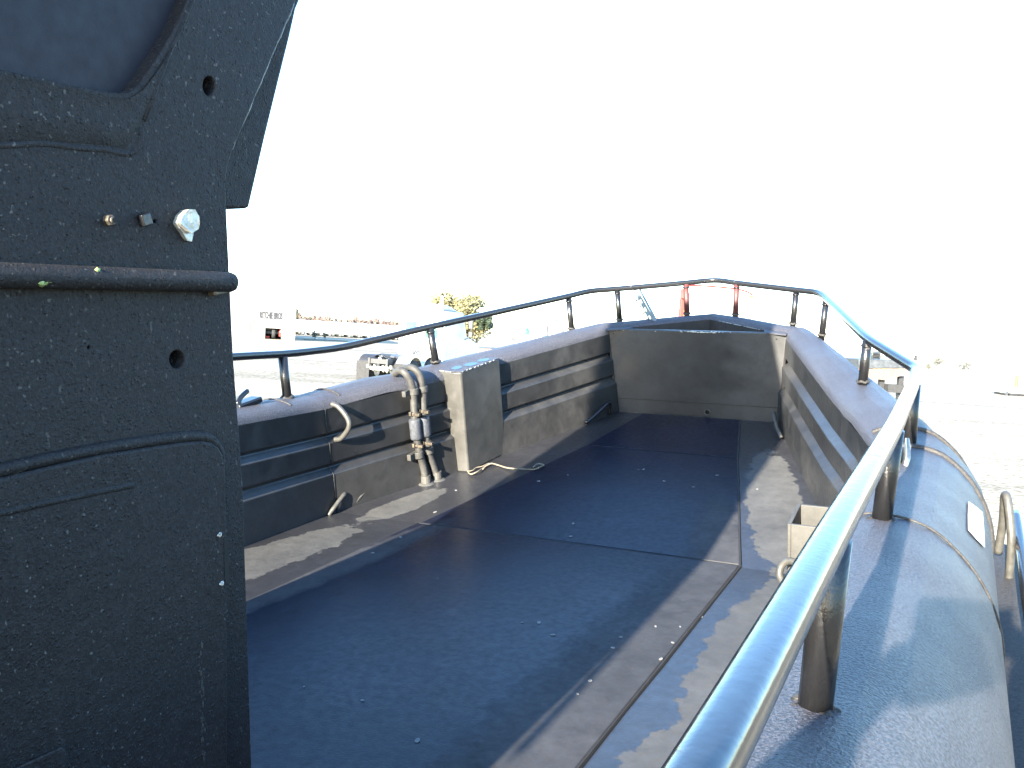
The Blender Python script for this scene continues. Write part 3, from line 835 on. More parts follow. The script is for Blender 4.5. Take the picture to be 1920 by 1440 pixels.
# handrail pipe with rounded end
pr = bpy.data.objects.new('cabin_handrail', None); COL.objects.link(pr); pr.parent = cab; pr.empty_display_size = .1
a = cw(430, 529, 0.012); b = cw(0, 516, 0.012)
dirp = (b - a).normalized()
r0 = 0.0165
bm = bmesh.new()
ptsP = [a - dirp * (0.0165 * s) for s in (0.75, 0.6, 0.35, 0.0)] + [a + dirp * (k * 0.1) for k in (0.5, 1, 2, 4, 8, 16, 30)]
add_tube(bm, ptsP, [0.006, 0.011, 0.0148, r0, r0, r0, r0, r0, r0, r0, r0], 18)
bp('pipe', bm, 'cabin_paint', pr, smooth=True)
for blobs in ([(78, 531, 6), (86, 529, 5), (94, 527, 5), (103, 523, 6), (110, 520, 6)], [(183, 507, 5)]):
    bm = bmesh.new()
    for (px, py, r_) in blobs:
        p = cw(px, py, 0.012); n_ = (CB - p).normalized()
        add_ball(bm, p + n_ * 0.0158 , r_ * 0.00085, 2, (0.5, 1.2, 0.8), 0.8)
    bp('paint_smear', bm, 'green_smear', pr, smooth=True)
bm = bmesh.new()
p = cw(403, 552); add_box(bm, p + Vector((0.006, 0, 0.006)), (0.018, 0.03, 0.014))
bp('bracket', bm, 'clamp_metal', pr, bevel=0.003)
# fittings: nut, square stub, bare metal lug
def fit(name, px, py, mat, build):
    p = cw(px, py); bm = bmesh.new(); build(bm, p); return bp(name, bm, mat, cab, bevel=0.0015)
def b_nut(bm, p):
    add_tube(bm, [p - Vector((.004, 0, 0)), p + Vector((0.010, 0, 0))], 0.0085, 6)
    add_tube(bm, [p + Vector((0.010, 0, 0)), p + Vector((0.013, 0, 0))], 0.005, 10)
fit('nut', 201, 413, 'clamp_metal', b_nut)
bm = bmesh.new(); p = cw(202, 413); add_tube(bm, [p + Vector((0.0132, 0, 0)), p + Vector((0.0138, 0, 0))], 0.0038, 10)
bp('nut_bore', bm, 'dark_void', cab)
fit('stub', 267, 412, 'post_enamel', lambda bm, p: add_box(bm, p + Vector((0.004, 0, 0)), (0.014, 0.017, 0.017), Matrix.Rotation(0.15, 3, 'X')))
lp = cw(343, 423); bm = bmesh.new()
uy = -dirp; uz = UPV
def L(a_, b_, o=0.0): return lp + uy * a_ + uz * b_ + Vector((o, 0, 0))
for (i_, pts_, ext_) in ((0, [L(-.020, .002), L(-.014, .014), L(-.002, .024), L(.010, .024), L(.018, .014), L(.017, -.004), L(.002, -.012)], 0.020),
                         (1, [L(-.020, .002), L(.002, -.012), L(.017, -.004), L(.010, -.024), L(.002, -.023), L(-.008, -.012)], 0.011)):
    add_prism(bm, [Vector(p_) - Vector((.004, 0, 0)) for p_ in pts_], (ext_, 0, 0))
bmesh.ops.subdivide_edges(bm, edges=bm.edges, cuts=2, use_grid_fill=True)
for v in bm.verts: v.co += Vector((1, .6, .6)) * 0.0022 * noise.noise(v.co * 90)
lug = bp('broken_lug', bm, 'bare_alloy', cab, smooth=False)
# door panel with bead rim
dl = [(417, 1500), (417, 1300), (416, 1100), (414, 960), (413, 880), (409, 853), (400, 838), (388, 829), (368, 826), (330, 829), (262, 839), (187, 850), (100, 869), (0, 893)]
dlp = [cw(*p) for p in dl]
aftd = dlp[-1] + (dlp[-1] - dlp[-2]).normalized() * 0.45
footd = cw(417, 1500) - UPV * 0.40
dpoly = dlp + [aftd, aftd - UPV * 1.05, footd]
bm = bmesh.new(); add_prism(bm, [p - Vector((0.002, 0, 0)) for p in dpoly], (0.0145, 0, 0))
door = bp('door_panel', bm, 'cabin_paint', cab, bevel=0.0045, segs=3, angle=50)
bm = bmesh.new()
bd = [(416, 930), (414, 870), (408, 845), (398, 830), (385, 821), (366, 818), (330, 820), (262, 829), (187, 841), (87, 861), (0, 881)]
bdp = smooth_path([cw(*p) for p in bd], 4)
bdp.append(bdp[-1] + (bdp[-1] - bdp[-2]).normalized() * 0.45)
nb = len(bdp)
add_tube(bm, [p + Vector((0.001, 0, 0)) for p in bdp], [0.003 + 0.0065 * min(1, i / 8) for i in range(nb)], 10)
bp('rim_bead', bm, 'cabin_paint', door, smooth=True)
bm = bmesh.new()                                   # shallow crease below the rim
cr = [(-40, 968), (60, 945), (150, 926), (240, 908)]
add_tube(bm, smooth_path([cw(*p) + Vector((0.0080, 0, 0)) for p in cr], 5), 0.0065, 8)
bp('crease', bm, 'cabin_paint', door, smooth=True)
bm = bmesh.new()
a, b = cw(412, 1006), cw(414, 1092)
add_prism(bm, [a + Vector((.0126, -.004, 0)), a + Vector((.0126, .006, 0)), b + Vector((.0126, .006, 0)), b + Vector((.0126, -.004, 0))], (0.0008, 0, 0))
hin = bp('hinge', bm, 'dark_void', door)
for px, py in ((412, 1003), (416, 1094)):
    bm = bmesh.new(); add_ball(bm, cw(px, py, 0.013), 0.0050, 2, (.5, 1, .7), 0.6)
    bp('hinge_pin', bm, 'bare_alloy', hin)
bm = bmesh.new()                                   # scraped streak on the door
for k in range(46):
    y_ = random.choice([random.gauss(1300, 45), random.uniform(1190, 1430)])
    add_ball(bm, cw(379 + random.gauss(0, 2.5) + (y_ - 1300) * 0.02, y_, 0.0126), random.uniform(0.0008, 0.0026), 1, (.25, 1, random.uniform(1, 3)), .6)
bp('scrape', bm, 'weld_metal', door)
hp = [cw(*p) for p in ((100, 1395), (106, 1402), (107, 1420), (107, 1520), (-60, 1520), (-60, 1470), (0, 1440))]
bm = bmesh.new(); add_prism(bm, [p + Vector((0.0127, 0, 0)) for p in hp], (0.006, 0, 0))
bp('latch_plate', bm, 'cabin_paint', door, bevel=0.002)
# rest of the cabin: raised post at its front corner, front, roof, far side, back
XL0, XL1 = -0.86, -0.62                           # far side leans in
bm = bmesh.new()
fx = CX - TH - 0.002
def P2(base, x): return Vector((x, base.y, base.z))
frontlow = [P2(foot, fx), P2(c2, fx), P2(c2, -0.70), P2(foot, XL0)]
add_prism(bm, frontlow, FWD * -0.05)
bp('cabin_front', bm, 'cabin_paint', cab)
off_f = FWD * 0.03
for k in range(2):
    xa, xb = (0.49, 0.0) if k == 0 else (-0.05, -0.60)
    q0 = e0 + off_f; q1 = top + off_f
    outer = [P2(q0, xa), P2(q1, xa - (LEAN if k == 0 else 0)), P2(q1, xb), P2(q0, xb)]
    ins = []
    for (u, v) in ((0.14, 0.12), (0.14, 0.86), (0.86, 0.86), (0.86, 0.12)):
        pA = q0.lerp(q1, v); ins.append(P2(pA, xa + (xb - xa) * u))
    bm = bmesh.new(); add_plate(bm, outer, [ins], FWD * -0.04)
    fr_ = bp('windscreen_frame', bm, 'cabin_paint', cab)
    bm = bmesh.new(); add_prism(bm, [p - FWD * 0.015 for p in ins], FWD * -0.006)
    bp('windscreen', bm, 'window_film', fr_)
bm = bmesh.new()
rt0, rt1 = top + FWD * 0.16, aft_top - FWD * 0.1
add_prism(bm, [P2(rt0, CX - LEAN + 0.03), P2(rt0, -0.64), P2(rt1, -0.64), P2(rt1, CX - LEAN + 0.03)], UPV * 0.07)
bp('roof', bm, 'cabin_paint', cab, bevel=0.02)
bm = bmesh.new()
add_prism(bm, [P2(foot, XL0), P2(c2, -0.70), P2(top, XL1), P2(aft_top, XL1), P2(aft_low, XL0)], (-0.04, 0, 0))
bp('cabin_side', bm, 'cabin_paint', cab)
bm = bmesh.new()
add_prism(bm, [P2(aft_low, fx), P2(aft_top, fx - LEAN), P2(aft_top, XL1), P2(aft_low, XL0)], FWD * 0.04)
bp('cabin_back', bm, 'cabin_paint', cab)
# small fitting on the port gunwale just past the cabin corner
bm = bmesh.new()
c = Vector((-1.47, 3.33, edge_z(3.3) + 0.035)); add_box(bm, c, (0.07, 0.16, 0.03)); 
fg = bp('fairlead', bm, 'post_enamel', boat, bevel=0.008)
bm = bmesh.new(); add_tube(bm, smooth_path([c + Vector((0, -.06, .01)), c + Vector((-.01, -0.02, .035)), c + Vector((-0.02, 0.04, .05))], 5), 0.012, 8)
bp('fairlead_horn', bm, 'post_enamel', fg, smooth=True)

# ================================================================== loose things in the boat
def on_boat(name, label, cat, group, loc, build, mat, smooth=False):
    bm = bmesh.new(); build(bm)
    o = finish(name, bm, M[mat], None, smooth=smooth, mw=BM @ Matrix.Translation(loc))
    return tag(o, label, cat, group)
FL = [(822, 1101), (1012, 1190 - 0), (575, 1325), (684, 1352), (980, 1190), (1038, 1215), (1065, 893), (1197, 883), (1207, 883), (1300, 916), (1345, 894), (816, 961), (805, 976), (846, 966), (1075, 985), (1070, 1009), (700, 1050), (752, 1016), (855, 920), (1240, 1262), (1262, 1228), (1315, 1168), (1230, 1195), (1108, 1308), (1150, 1240), (1085, 1335), (1276, 1195), (1165, 1218), (787, 1432), (1245, 905), (1010, 905), (1420, 918)]
fl_mesh = None
for i, (px, py) in enumerate(FL):
    p = onz(px, py); 
    p = onz(px, py, deck_z(p.y) * (1 if p.y > KINK else 0.86)); z = deck_z(p.y) + (0.0135 if abs(p.x) < 0.81 and p.y < KINK else 0.0085 if abs(p.x) < .5 else 0.002)
    if fl_mesh is None:
        o = on_boat('paint_flake', 'tiny pale flake of debris lying on the dark deck', 'debris', 'pale flakes scattered on the deck', (p.x, p.y, z),
                    lambda bm: add_prism(bm, [(0.011 * math.cos(k * PI / 4) * (1 + .5 * noise.noise(Vector((k, 2, 1)))), 0.016 * math.sin(k * PI / 4) * (1 + .5 * noise.noise(Vector((k, 7, 1)))), 0.0) for k in range(8)], (0, 0, 0.003)), 'flake')
        fl_mesh = o
    else:
        o = fl_mesh.copy(); COL.objects.link(o)
    k = random.uniform(0.3, 0.7)
    o.matrix_world = BM @ Matrix.Translation((p.x, p.y, z)) @ Matrix.Rotation(random.uniform(0, 6), 4, 'Z') @ Matrix.Scale(k, 4)
# string by the locker box
sp = [(878, 886), (884, 889), (896, 884), (905, 878), (914, 872), (922, 869), (934, 872), (950, 877), (968, 879), (988, 880), (1003, 880), (1012, 876), (1020, 872), (1008, 870), (1000, 876)]
S0_ = onz(905, 878, 0.006)
pts = smooth_path([onz(x, y, 0.009 + 0.006 * (i % 3)) - S0_ for i, (x, y) in enumerate(sp)], 5)
sp2 = [(876, 884), (886, 882), (893, 877), (905, 874), (918, 868), (905, 880)]
pts2 = smooth_path([onz(x, y, 0.012) - S0_ for x, y in sp2], 5)
def bstr(bm):
    add_tube(bm, pts, 0.0045, 6); add_tube(bm, pts2, 0.0035, 6)
on_boat('string', 'frayed tan string lying on the deck at the foot of the locker box', 'string', None, S0_, bstr, 'jute', True)
# galvanised perforated strut leaning out of the bow locker
sa = ony(1243, 640, 6.12); sb = ony(1190, 541, 6.24)
strut = empty('perforated_strut', BM @ Matrix.Translation(sa), 'pale galvanised slotted strut with bolts leaning from the bow locker against the rail', 'metal strut')
ax = (sb - sa); Ls = ax.length; ax.normalize()
side = ax.cross(Vector((0, 1, 0))).normalized(); nrm = side.cross(ax).normalized()
RT = Matrix((side, nrm, ax)).transposed()
bm = bmesh.new()
Wd = 0.046
def q3(u, v, w): return side * u + nrm * v + ax * w
slots = []
for k in range(6):
    w0 = 0.04 + k * 0.068
    slots.append([q3(0.004 + 0.006 * math.cos(t), 0, w0 + 0.02 + 0.017 * math.sin(t)) for t in [j * PI / 5 for j in range(10)]])
add_plate(bm, [q3(-Wd / 2, 0, 0), q3(Wd / 2, 0, 0), q3(Wd / 2 * .55, 0, Ls), q3(-Wd / 2 * .55, 0, Ls)], slots, nrm * 0.006)
add_box(bm, q3(-Wd / 2 + 0.001, 0.018, Ls * 0.5), (0.006, 0.03, Ls * 0.98), RT)
finish('channel', bm, M['galvanised'], strut)
for k in range(6):
    bm = bmesh.new()
    c = q3(Wd / 2 * (1 - .45 * (0.3 + k * .12)) + 0.001, 0, Ls * (0.33 + 0.12 * k))
    add_tube(bm, [c - side * .004, c + side * 0.014], 0.0045, 8); add_ball(bm, c + side * 0.014, 0.008, 1, (1, 1, 1), .3)
    finish('bolt', bm, M['pebble_metal'], strut)

# ================================================================== the photographer (stands behind the lens; throws the shadow on the collar)
tab_c = CB - fb * 0.022 - rb * 0.01 - ub * 0.035
tab = empty('tablet', BM, 'thin silver tablet held up in landscape by the photographer', 'tablet')
bm = bmesh.new()
add_box(bm, tab_c, (0.24, 0.172, 0.008), Rb.transposed())
finish('shell', bm, M['tablet_shell'], tab, bevel=0.003)
bm = bmesh.new()
add_box(bm, tab_c - fb * 0.0045, (0.225, 0.155, 0.0012), Rb.transposed())
finish('screen', bm, M['screen_glass'], tab)

per = empty('person', BM, 'person in a dark blue jacket kneeling at the gunwale and holding up a tablet', 'person')
def skin(name, chains, mat, sub=2):
    verts, edges, rad_, idx = [], [], [], {}
    def vid(p):
        k = tuple(round(c, 4) for c in p)
        if k not in idx: idx[k] = len(verts); verts.append(k); rad_.append(0.01)
        return idx[k]
    for ch in chains:
        prev = None
        for (p, r) in ch:
            i = vid(p); rad_[i] = r
            if prev is not None and prev != i: edges.append((prev, i))
            prev = i
    me = bpy.data.meshes.new(name); me.from_pydata(verts, edges, [])
    o = bpy.data.objects.new(name, me); COL.objects.link(o); o.parent = per
    md = o.modifiers.new('skin', 'SKIN'); md.use_smooth_shade = True
    for i, v in enumerate(me.skin_vertices[0].data):
        r = rad_[i]; v.radius = (r, r) if not isinstance(r, tuple) else r
    me.skin_vertices[0].data[0].use_root = True
    ss = o.modifiers.new('sub', 'SUBSURF'); ss.levels = sub; ss.render_levels = sub
    me.materials.append(M[mat]); return o
V = Vector
pel = V((1.22, -0.62, 1.02)); che = V((1.40, -0.50, 1.27)); nck = V((1.47, -0.44, 1.47)); hd = V((1.53, -0.38, 1.60))
rt_ = V((0.92, 0.30, 0)).normalized()
shL = che + V((-.17, .03, .10)); shR = che + V((.16, -.06, .10))
hL = tab_c - rb * 0.135 - ub * 0.035 - fb * 0.012; hR = tab_c + rb * 0.135 - ub * 0.03 - fb * 0.012
elL = (shL + hL) / 2 + V((-.08, .04, -.17)); elR = (shR + hR) / 2 + V((.10, -.05, -.12))
def hand(h, s):
    d = []
    for k in range(4):
        b = h + ub * (0.028 - 0.019 * k) + rb * (s * 0.014)
        d.append([(h, .022), (b, .011), (b - rb * s * 0.030 + fb * .026, .0085), (b - rb * s * 0.058 + fb * .028, .0075), (b - rb * s * 0.075 + fb * .022, .0065)])
    d.append([(h, .022), (h + ub * .045 - rb * s * .012 - fb * .008, .011), (h + ub * .055 - rb * s * .05 - fb * .010, .0085)])
    return d
body = [[(pel, .14), (pel.lerp(che, .5), .135), (che, .15), (nck, .055), (nck + V((.02, .02, .045)), .055), (hd, .082), (hd + V((.012, .02, .07)), .078)],
        [(che, .15), (shL, .062), (elL, .043), (hL - (hL - elL).normalized() * .05, .028), (hL, .022)], [(che, .15), (shR, .062), (elR, .043), (hR - (hR - elR).normalized() * .05, .028), (hR, .022)],
        [(pel, .14), (pel + V((-.10, 0, -.06)), .09), (V((1.06, -.30, .68)), .065), (V((1.03, -.72, .60)), .045), (V((1.03, -.80, .60)), .03)],
        [(pel, .14), (pel + V((.07, .03, -.06)), .09), (V((1.24, -.30, .68)), .065), (V((1.20, -.72, .60)), .045), (V((1.20, -.80, .60)), .03)]]
skin('body', body + hand(hL, -1) + hand(hR, 1), 'skin')
jk = [[(pel + V((0, 0, -.02)), .155), (pel.lerp(che, .5), .152), (che, .165), (nck - V((.01, .01, .04)), .07)],
      [(che, .165), (shL, .074), (elL, .055), (hL - (hL - elL).normalized() * .06, .038)], [(che, .165), (shR, .074), (elR, .055), (hR - (hR - elR).normalized() * .06, .038)]]
skin('jacket', jk, 'jacket_cloth')
tr = [[(pel + V((0, 0, .02)), .15), (pel + V((-.10, 0, -.06)), .102), (V((1.06, -.30, .685)), .076), (V((1.03, -.72, .605)), .056)], [(pel + V((0, 0, .02)), .15), (pel + V((.07, .03, -.06)), .102), (V((1.24, -.30, .685)), .076), (V((1.20, -.72, .605)), .056)]]
skin('trousers', tr, 'trouser_cloth')
bm = bmesh.new(); add_ball(bm, hd + V((-.012, -.022, .058)), 0.098, 3, (1, 1, .92), .15)
finish('hair', bm, M['hair_brown'], per, smooth=True)
fc = (tab_c - hd).normalized(); sdv = fc.cross(V((0, 0, 1))).normalized(); upv = sdv.cross(fc)
bm = bmesh.new()
add_ball(bm, hd + fc * .088 + upv * .005, .016, 2, (1, 1, 1.3))
for s in (-1, 1): add_ball(bm, hd + sdv * s * .085 + upv * .01, .02, 2, (.6, 1, 1.4))
add_ball(bm, hd + fc * .078 - upv * .045, .02, 2, (1.2, 1, .5))
finish('face_features', bm, M['skin'], per, smooth=True)
bm = bmesh.new()
for s in (-1, 1): add_ball(bm, hd + fc * .078 + sdv * s * .032 + upv * .03, .011, 2)
finish('eyes', bm, M['white_paint'], per, smooth=True)

# ================================================================== THE YARD
def add_leaves(bm, c, rx, ry, rz, n, size, seed=0):
    rng = random.Random(seed)
    cl = []
    for _ in range(34):
        d = Vector((rng.gauss(0, 1), rng.gauss(0, 1), rng.gauss(0, 1))).normalized() * rng.uniform(0.35, 1.0)
        cl.append((d, rng.uniform(0.20, 0.40)))
    for _ in range(n):
        cc, rr = rng.choice(cl)
        d = Vector((rng.gauss(0, 1), rng.gauss(0, 1), rng.gauss(0, 1))).normalized() * rr * rng.random() ** 0.4
        p = cc * 0.80 + d
        p = Vector((c[0] + p.x * rx, c[1] + p.y * ry, c[2] + p.z * rz))
        u = Vector((rng.uniform(-1, 1), rng.uniform(-1, 1), rng.uniform(-1, 1))).normalized(); v = u.orthogonal().normalized()
        s = size * rng.uniform(0.6, 1.4)
        a = [bm.verts.new(p + u * s), bm.verts.new(p + v * s * .55), bm.verts.new(p - u * s), bm.verts.new(p - v * s * .55)]
        bm.faces.new(a)

def tree(name, base, h, w, mat, label, cat, group=None, n=900, leaf=.22, seed=1, crown0=0.25, extra=None):
    t = empty(name, Matrix.Translation(base), label, cat, group)
    rng = random.Random(seed)
    bm = bmesh.new()
    add_tube(bm, [(0, 0, -.1), (0.1, 0, h * .25), (0, .1, h * .5), (.1, 0, h * .8)], [h * .03, h * .022, h * .015, h * .005], 8)
    for k in range(7):
        a = rng.uniform(0, 6.28); z = h * rng.uniform(.25, .6)
        add_tube(bm, [(0, 0, z), (math.cos(a) * w * .2, math.sin(a) * w * .2, z + h * .12), (math.cos(a) * w * .38, math.sin(a) * w * .38, z + h * .22)], [h * .011, h * .007, h * .002], 6)
    finish('trunk', bm, M['bark'], t, smooth=True)
    bm = bmesh.new()
    cz = h * (1 + crown0) / 2
    add_leaves(bm, (0, 0, cz), w / 2, w / 2, h * (1 - crown0) / 2, n, leaf, seed)
    finish('crown', bm, M[mat], t)
    if extra:
        bm = bmesh.new(); add_leaves(bm, (w * .36, -w * .10, cz * .92), w * .13, w / 5, h * .20, n // 7, leaf, seed + 9)
        finish('crown', bm, M[extra], t)
    return t

# white hall with the auctioneer's lettering and an open bay
D = 107.0
HA = 15.0
pl = far(330, 628, D); pr_ = far(553, 634, D); 
hall = empty('white_hall', Matrix.Translation((pr_.x, pr_.y, 0)) @ Matrix.Rotation(math.radians(HA), 4, 'Z'), 'white building with large dark lettering and one open dark bay door', 'building')
def hl(px, py):                                    # a measured point on the hall's front wall, in the hall's own frame
    q = Rw.transposed() @ Vector(((px - 960) / 1760.0, -(py - 720) / 1760.0, 1.0))
    ca, sa = math.cos(math.radians(HA)), math.sin(math.radians(HA))
    n = Vector((-sa, ca, 0)); t = (Vector((pr_.x, pr_.y, 0)) - CW).dot(n) / q.dot(n)
    w = CW + q * t - Vector((pr_.x, pr_.y, 0))
    return Vector((w.x * ca + w.y * sa, 0, w.z))
wl_ = -hl(330, 628).x
bx0, bx1 = hl(497, 625).x, hl(527.5, 625).x
bz0, bz1 = 0.0, hl(512, 615.5).z
HH = hl(500, 545).z
bm = bmesh.new()
add_plate(bm, [(-wl_, 0, 0), (bx0, 0, 0), (bx0, 0, bz1), (bx1, 0, bz1), (bx1, 0, 0), (0, 0, 0), (0, 0, HH), (-wl_, 0, HH)], [], (0, 0.3, 0))
finish('wall', bm, M['building_white'], hall)
bm = bmesh.new()
add_box(bm, (-0.15, 9, HH / 2), (0.3, 17.4, HH)); add_box(bm, (-wl_ + .15, 9, HH / 2), (0.3, 17.4, HH)); add_box(bm, (-wl_ / 2, 17.85, HH / 2), (wl_, 0.3, HH))
finish('wall', bm, M['building_white'], hall)
bm = bmesh.new()
add_prism(bm, [(0, 0.3, HH), (0, 18.0, HH), (0, 18.0, HH + .2), (0, 0.3, HH + .1)], (-wl_, 0, 0))
finish('roof', bm, M['building_white'], hall)
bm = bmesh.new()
add_box(bm, ((bx0 + bx1) / 2, 3.0, bz1 / 2 + .4), (bx1 - bx0 + 2, 0.2, bz1 + 1))  # black panel stands in for the unlit depth of the bay
finish('bay_dark', bm, M['dark_void'], hall)
def letters(parent, text, x0, x1, z, hgt, y):
    cv = bpy.data.curves.new('lettering', 'FONT'); cv.body = text; cv.size = 1.0; cv.extrude = 0.02; cv.offset = 0.030
    o = bpy.data.objects.new('lettering_curve', cv); COL.objects.link(o)
    bpy.context.view_layer.update()
    me = bpy.data.meshes.new_from_object(o.evaluated_get(bpy.context.evaluated_depsgraph_get()))
    bpy.data.objects.remove(o); bpy.data.curves.remove(cv)
    xs = [v.co.x for v in me.vertices]; ys = [v.co.y for v in me.vertices]
    X0_, X1_, Y0_, Y1_ = min(xs), max(xs), min(ys), max(ys)
    for v in me.vertices:
        a = (v.co.x - X0_) / (X1_ - X0_); b = (v.co.y - Y0_) / (Y1_ - Y0_); c = v.co.z
        v.co = (x0 + a * (x1 - x0), y - c, z + b * hgt)
    me.materials.append(M['letter_black'])
    t = bpy.data.objects.new('lettering', me); COL.objects.link(t); t.parent = parent
    return t

za, zb = hl(508, 598).z, hl(508, 585).z
letters(hall, 'RITCHIE BROS', hl(487, 592).x, hl(529.5, 592).x, za, zb - za, -0.03)
bm = bmesh.new()
add_box(bm, (hl(466, 622).x, -0.04, 1.2), (0.35, 0.06, 1.3)); add_box(bm, (hl(467, 615).x, -0.045, 1.95), (1.1, 0.06, 0.28))
finish('wall_fitting', bm, M['leaf_grey'], hall)

# wheel helper shared by the vehicles
def wheel_bm(c, r, w, ax='X', seg=24):
    bm = bmesh.new(); c = Vector(c)
    prof = [(-.5, .60), (-.5, .93), (-.36, 1.0), (.36, 1.0), (.5, .93), (.5, .60)]
    rings = []
    for a, k in prof:
        row = []
        for j in range(seg):
            th = 2 * PI * j / seg
            d = Vector((a * w, r * k * math.cos(th), r * k * math.sin(th)))
            row.append(bm.verts.new(c + d))
        rings.append(row)
    for i in range(len(rings) - 1):
        for j in range(seg): bm.faces.new((rings[i][j], rings[i][(j + 1) % seg], rings[i + 1][(j + 1) % seg], rings[i + 1][j]))
    return bm
def add_wheel(par, c, r, w):
    o = finish('wheel', wheel_bm(c, r, w), M['tyre'], par, smooth=True)
    bm = bmesh.new(); c = Vector(c)
    add_cyl(bm, c - Vector((w * .40, 0, 0)), c + Vector((w * .40, 0, 0)), r * .6, 20)
    add_cyl(bm, c - Vector((w * .55, 0, 0)), c + Vector((w * .55, 0, 0)), r * .22, 14)
    finish('rim', bm, M['chrome'], o)
    return o

# truck parked inside the open bay
bay = hl(512, 632)
bt = empty('parked_truck', Matrix.Translation((pr_.x, pr_.y, 0)) @ Matrix.Rotation(math.radians(HA), 4, 'Z') @ Matrix.Translation((bay.x, 0.9, 0)), 'dark truck with a red tail light parked inside the open bay of the white building', 'truck')
bm = bmesh.new(); add_box(bm, (-0.3, 1.0, 1.35), (1.6, 1.6, .8)); add_box(bm, (-.1, 1.0, .75), (1.9, 1.8, .35))
finish('body', bm, M['truck_black'], bt, bevel=.05)
add_wheel(bt, (0.05, 0.2, .72), .62, .4)
bm = bmesh.new(); add_box(bm, (.82, .1, .85), (.34, .2, 1.0)); add_box(bm, (-.75, .1, .22), (.7, .2, .18)); 
finish('tail_light', bm, M['red_paint'], bt)
bm = bmesh.new(); add_box(bm, (.86, -.02, 1.05), (.2, .06, .5)); finish('reflector', bm, M['white_paint'], bt)

# row of white vans in front of the hedge, then the hedge trees
van0 = None
def make_van():
    v = empty('white_van', Matrix(), 'white van in the long row parked before the brown hedge', 'van', 'white vans parked in a row by the hedge')
    bm = bmesh.new()
    prof = [(-2.6, .45), (-2.6, 2.3), (1.2, 2.35), (1.9, 1.35), (2.7, 1.15), (2.75, .45)]
    add_prism(bm, [(-.95, y, z) for y, z in prof], (1.9, 0, 0))
    finish('body', bm, M['truck_white'], v, bevel=.08)
    bm = bmesh.new(); add_prism(bm, [(-.8, 1.28, 2.27), (.8, 1.28, 2.27), (.8, 1.88, 1.42), (-.8, 1.88, 1.42)], (0, .03, .02))
    finish('windscreen', bm, M['chrome'], v)
    for x in (-.85, .85):
        for y in (-1.7, 1.8): add_wheel(v, (x, y, .36), .36, .22)
    return v
for i in range(13):
    px = 566 + i * 17.5
    p = far(px, 625, 148 + 0.5 * i)
    if van0 is None: van0 = make_van(); o = van0
    else: o = copy_tree(van0)
    o.matrix_world = Matrix.Translation((p.x, p.y, 0)) @ Matrix.Rotation(math.radians(-62 + random.uniform(-4, 4)), 4, 'Z')
for i in range(17):
    px = 560 + i * 13.2
    p = far(px, 620, 178 + random.uniform(-3, 3))
    h = random.uniform(3.3, 4.0) * (0.9 if 620 < px < 640 else 1)
    tree('hedge_tree', (p.x, p.y, 0), h, random.uniform(1.6, 2.3), 'leaf_brown', 'brownish bare hedge tree in the row behind the white vans', 'tree', 'hedge trees along the yard boundary', 420, .16, 30 + i, .35)
p = far(555, 620, 150)
tree('cypress_tree', (p.x, p.y, 0), 5.2, 0.7, 'leaf_dark', 'narrow dark tree at the right end of the white building', 'tree', None, 500, .13, 3, .2)
p = far(589, 630, 116)
tree('small_bush', (p.x, p.y, 0), 1.35, .9, 'leaf_grey', 'small grey green bush on the white yard in front of the vans', 'bush', None, 260, .1, 4, .1)
p = far(609, 628, 118)
tree('small_bush', (p.x, p.y, 0), 1.2, .45, 'leaf_grey', 'thin sapling on the white yard right of the small grey bush', 'bush', None, 70, .1, 5, .1)
for a_, b_ in ((571, 613), (617, 650)):
    pa = gw(a_, 637 + (a_ - 571) * .04); pb = gw(b_, 637 + (b_ - 571) * .04)
    bm = bmesh.new(); d_ = pb - pa
    add_box(bm, (d_.length / 2, 0, .04), (d_.length, .25, .12))
    o = finish('kerb_beam', bm, M['leaf_grey'], None, mw=Matrix.Translation(pa) @ Matrix.Rotation(math.atan2(d_.y, d_.x), 4, 'Z'), bevel=.02)
    tag(o, 'long grey kerb beam on the yard, %s of the two' % ('left' if a_ == 571 else 'right'), 'kerb')

# big yellow tree behind the trucks
p = far(853, 600, 120)
tree('yellow_tree', (p.x, p.y, 0), 7.3, 10.5, 'leaf_yellow', 'bushy yellow green tree rising behind the white truck cab', 'tree', None, 15000, .20, 11, .02, 'leaf_dark')
p = far(792, 600, 124)
tree('yellow_tree', (p.x, p.y, 0), 5.8, 3.4, 'leaf_yellow', 'smaller yellow tree left of the big bushy one', 'tree', None, 1500, .2, 12, .2)

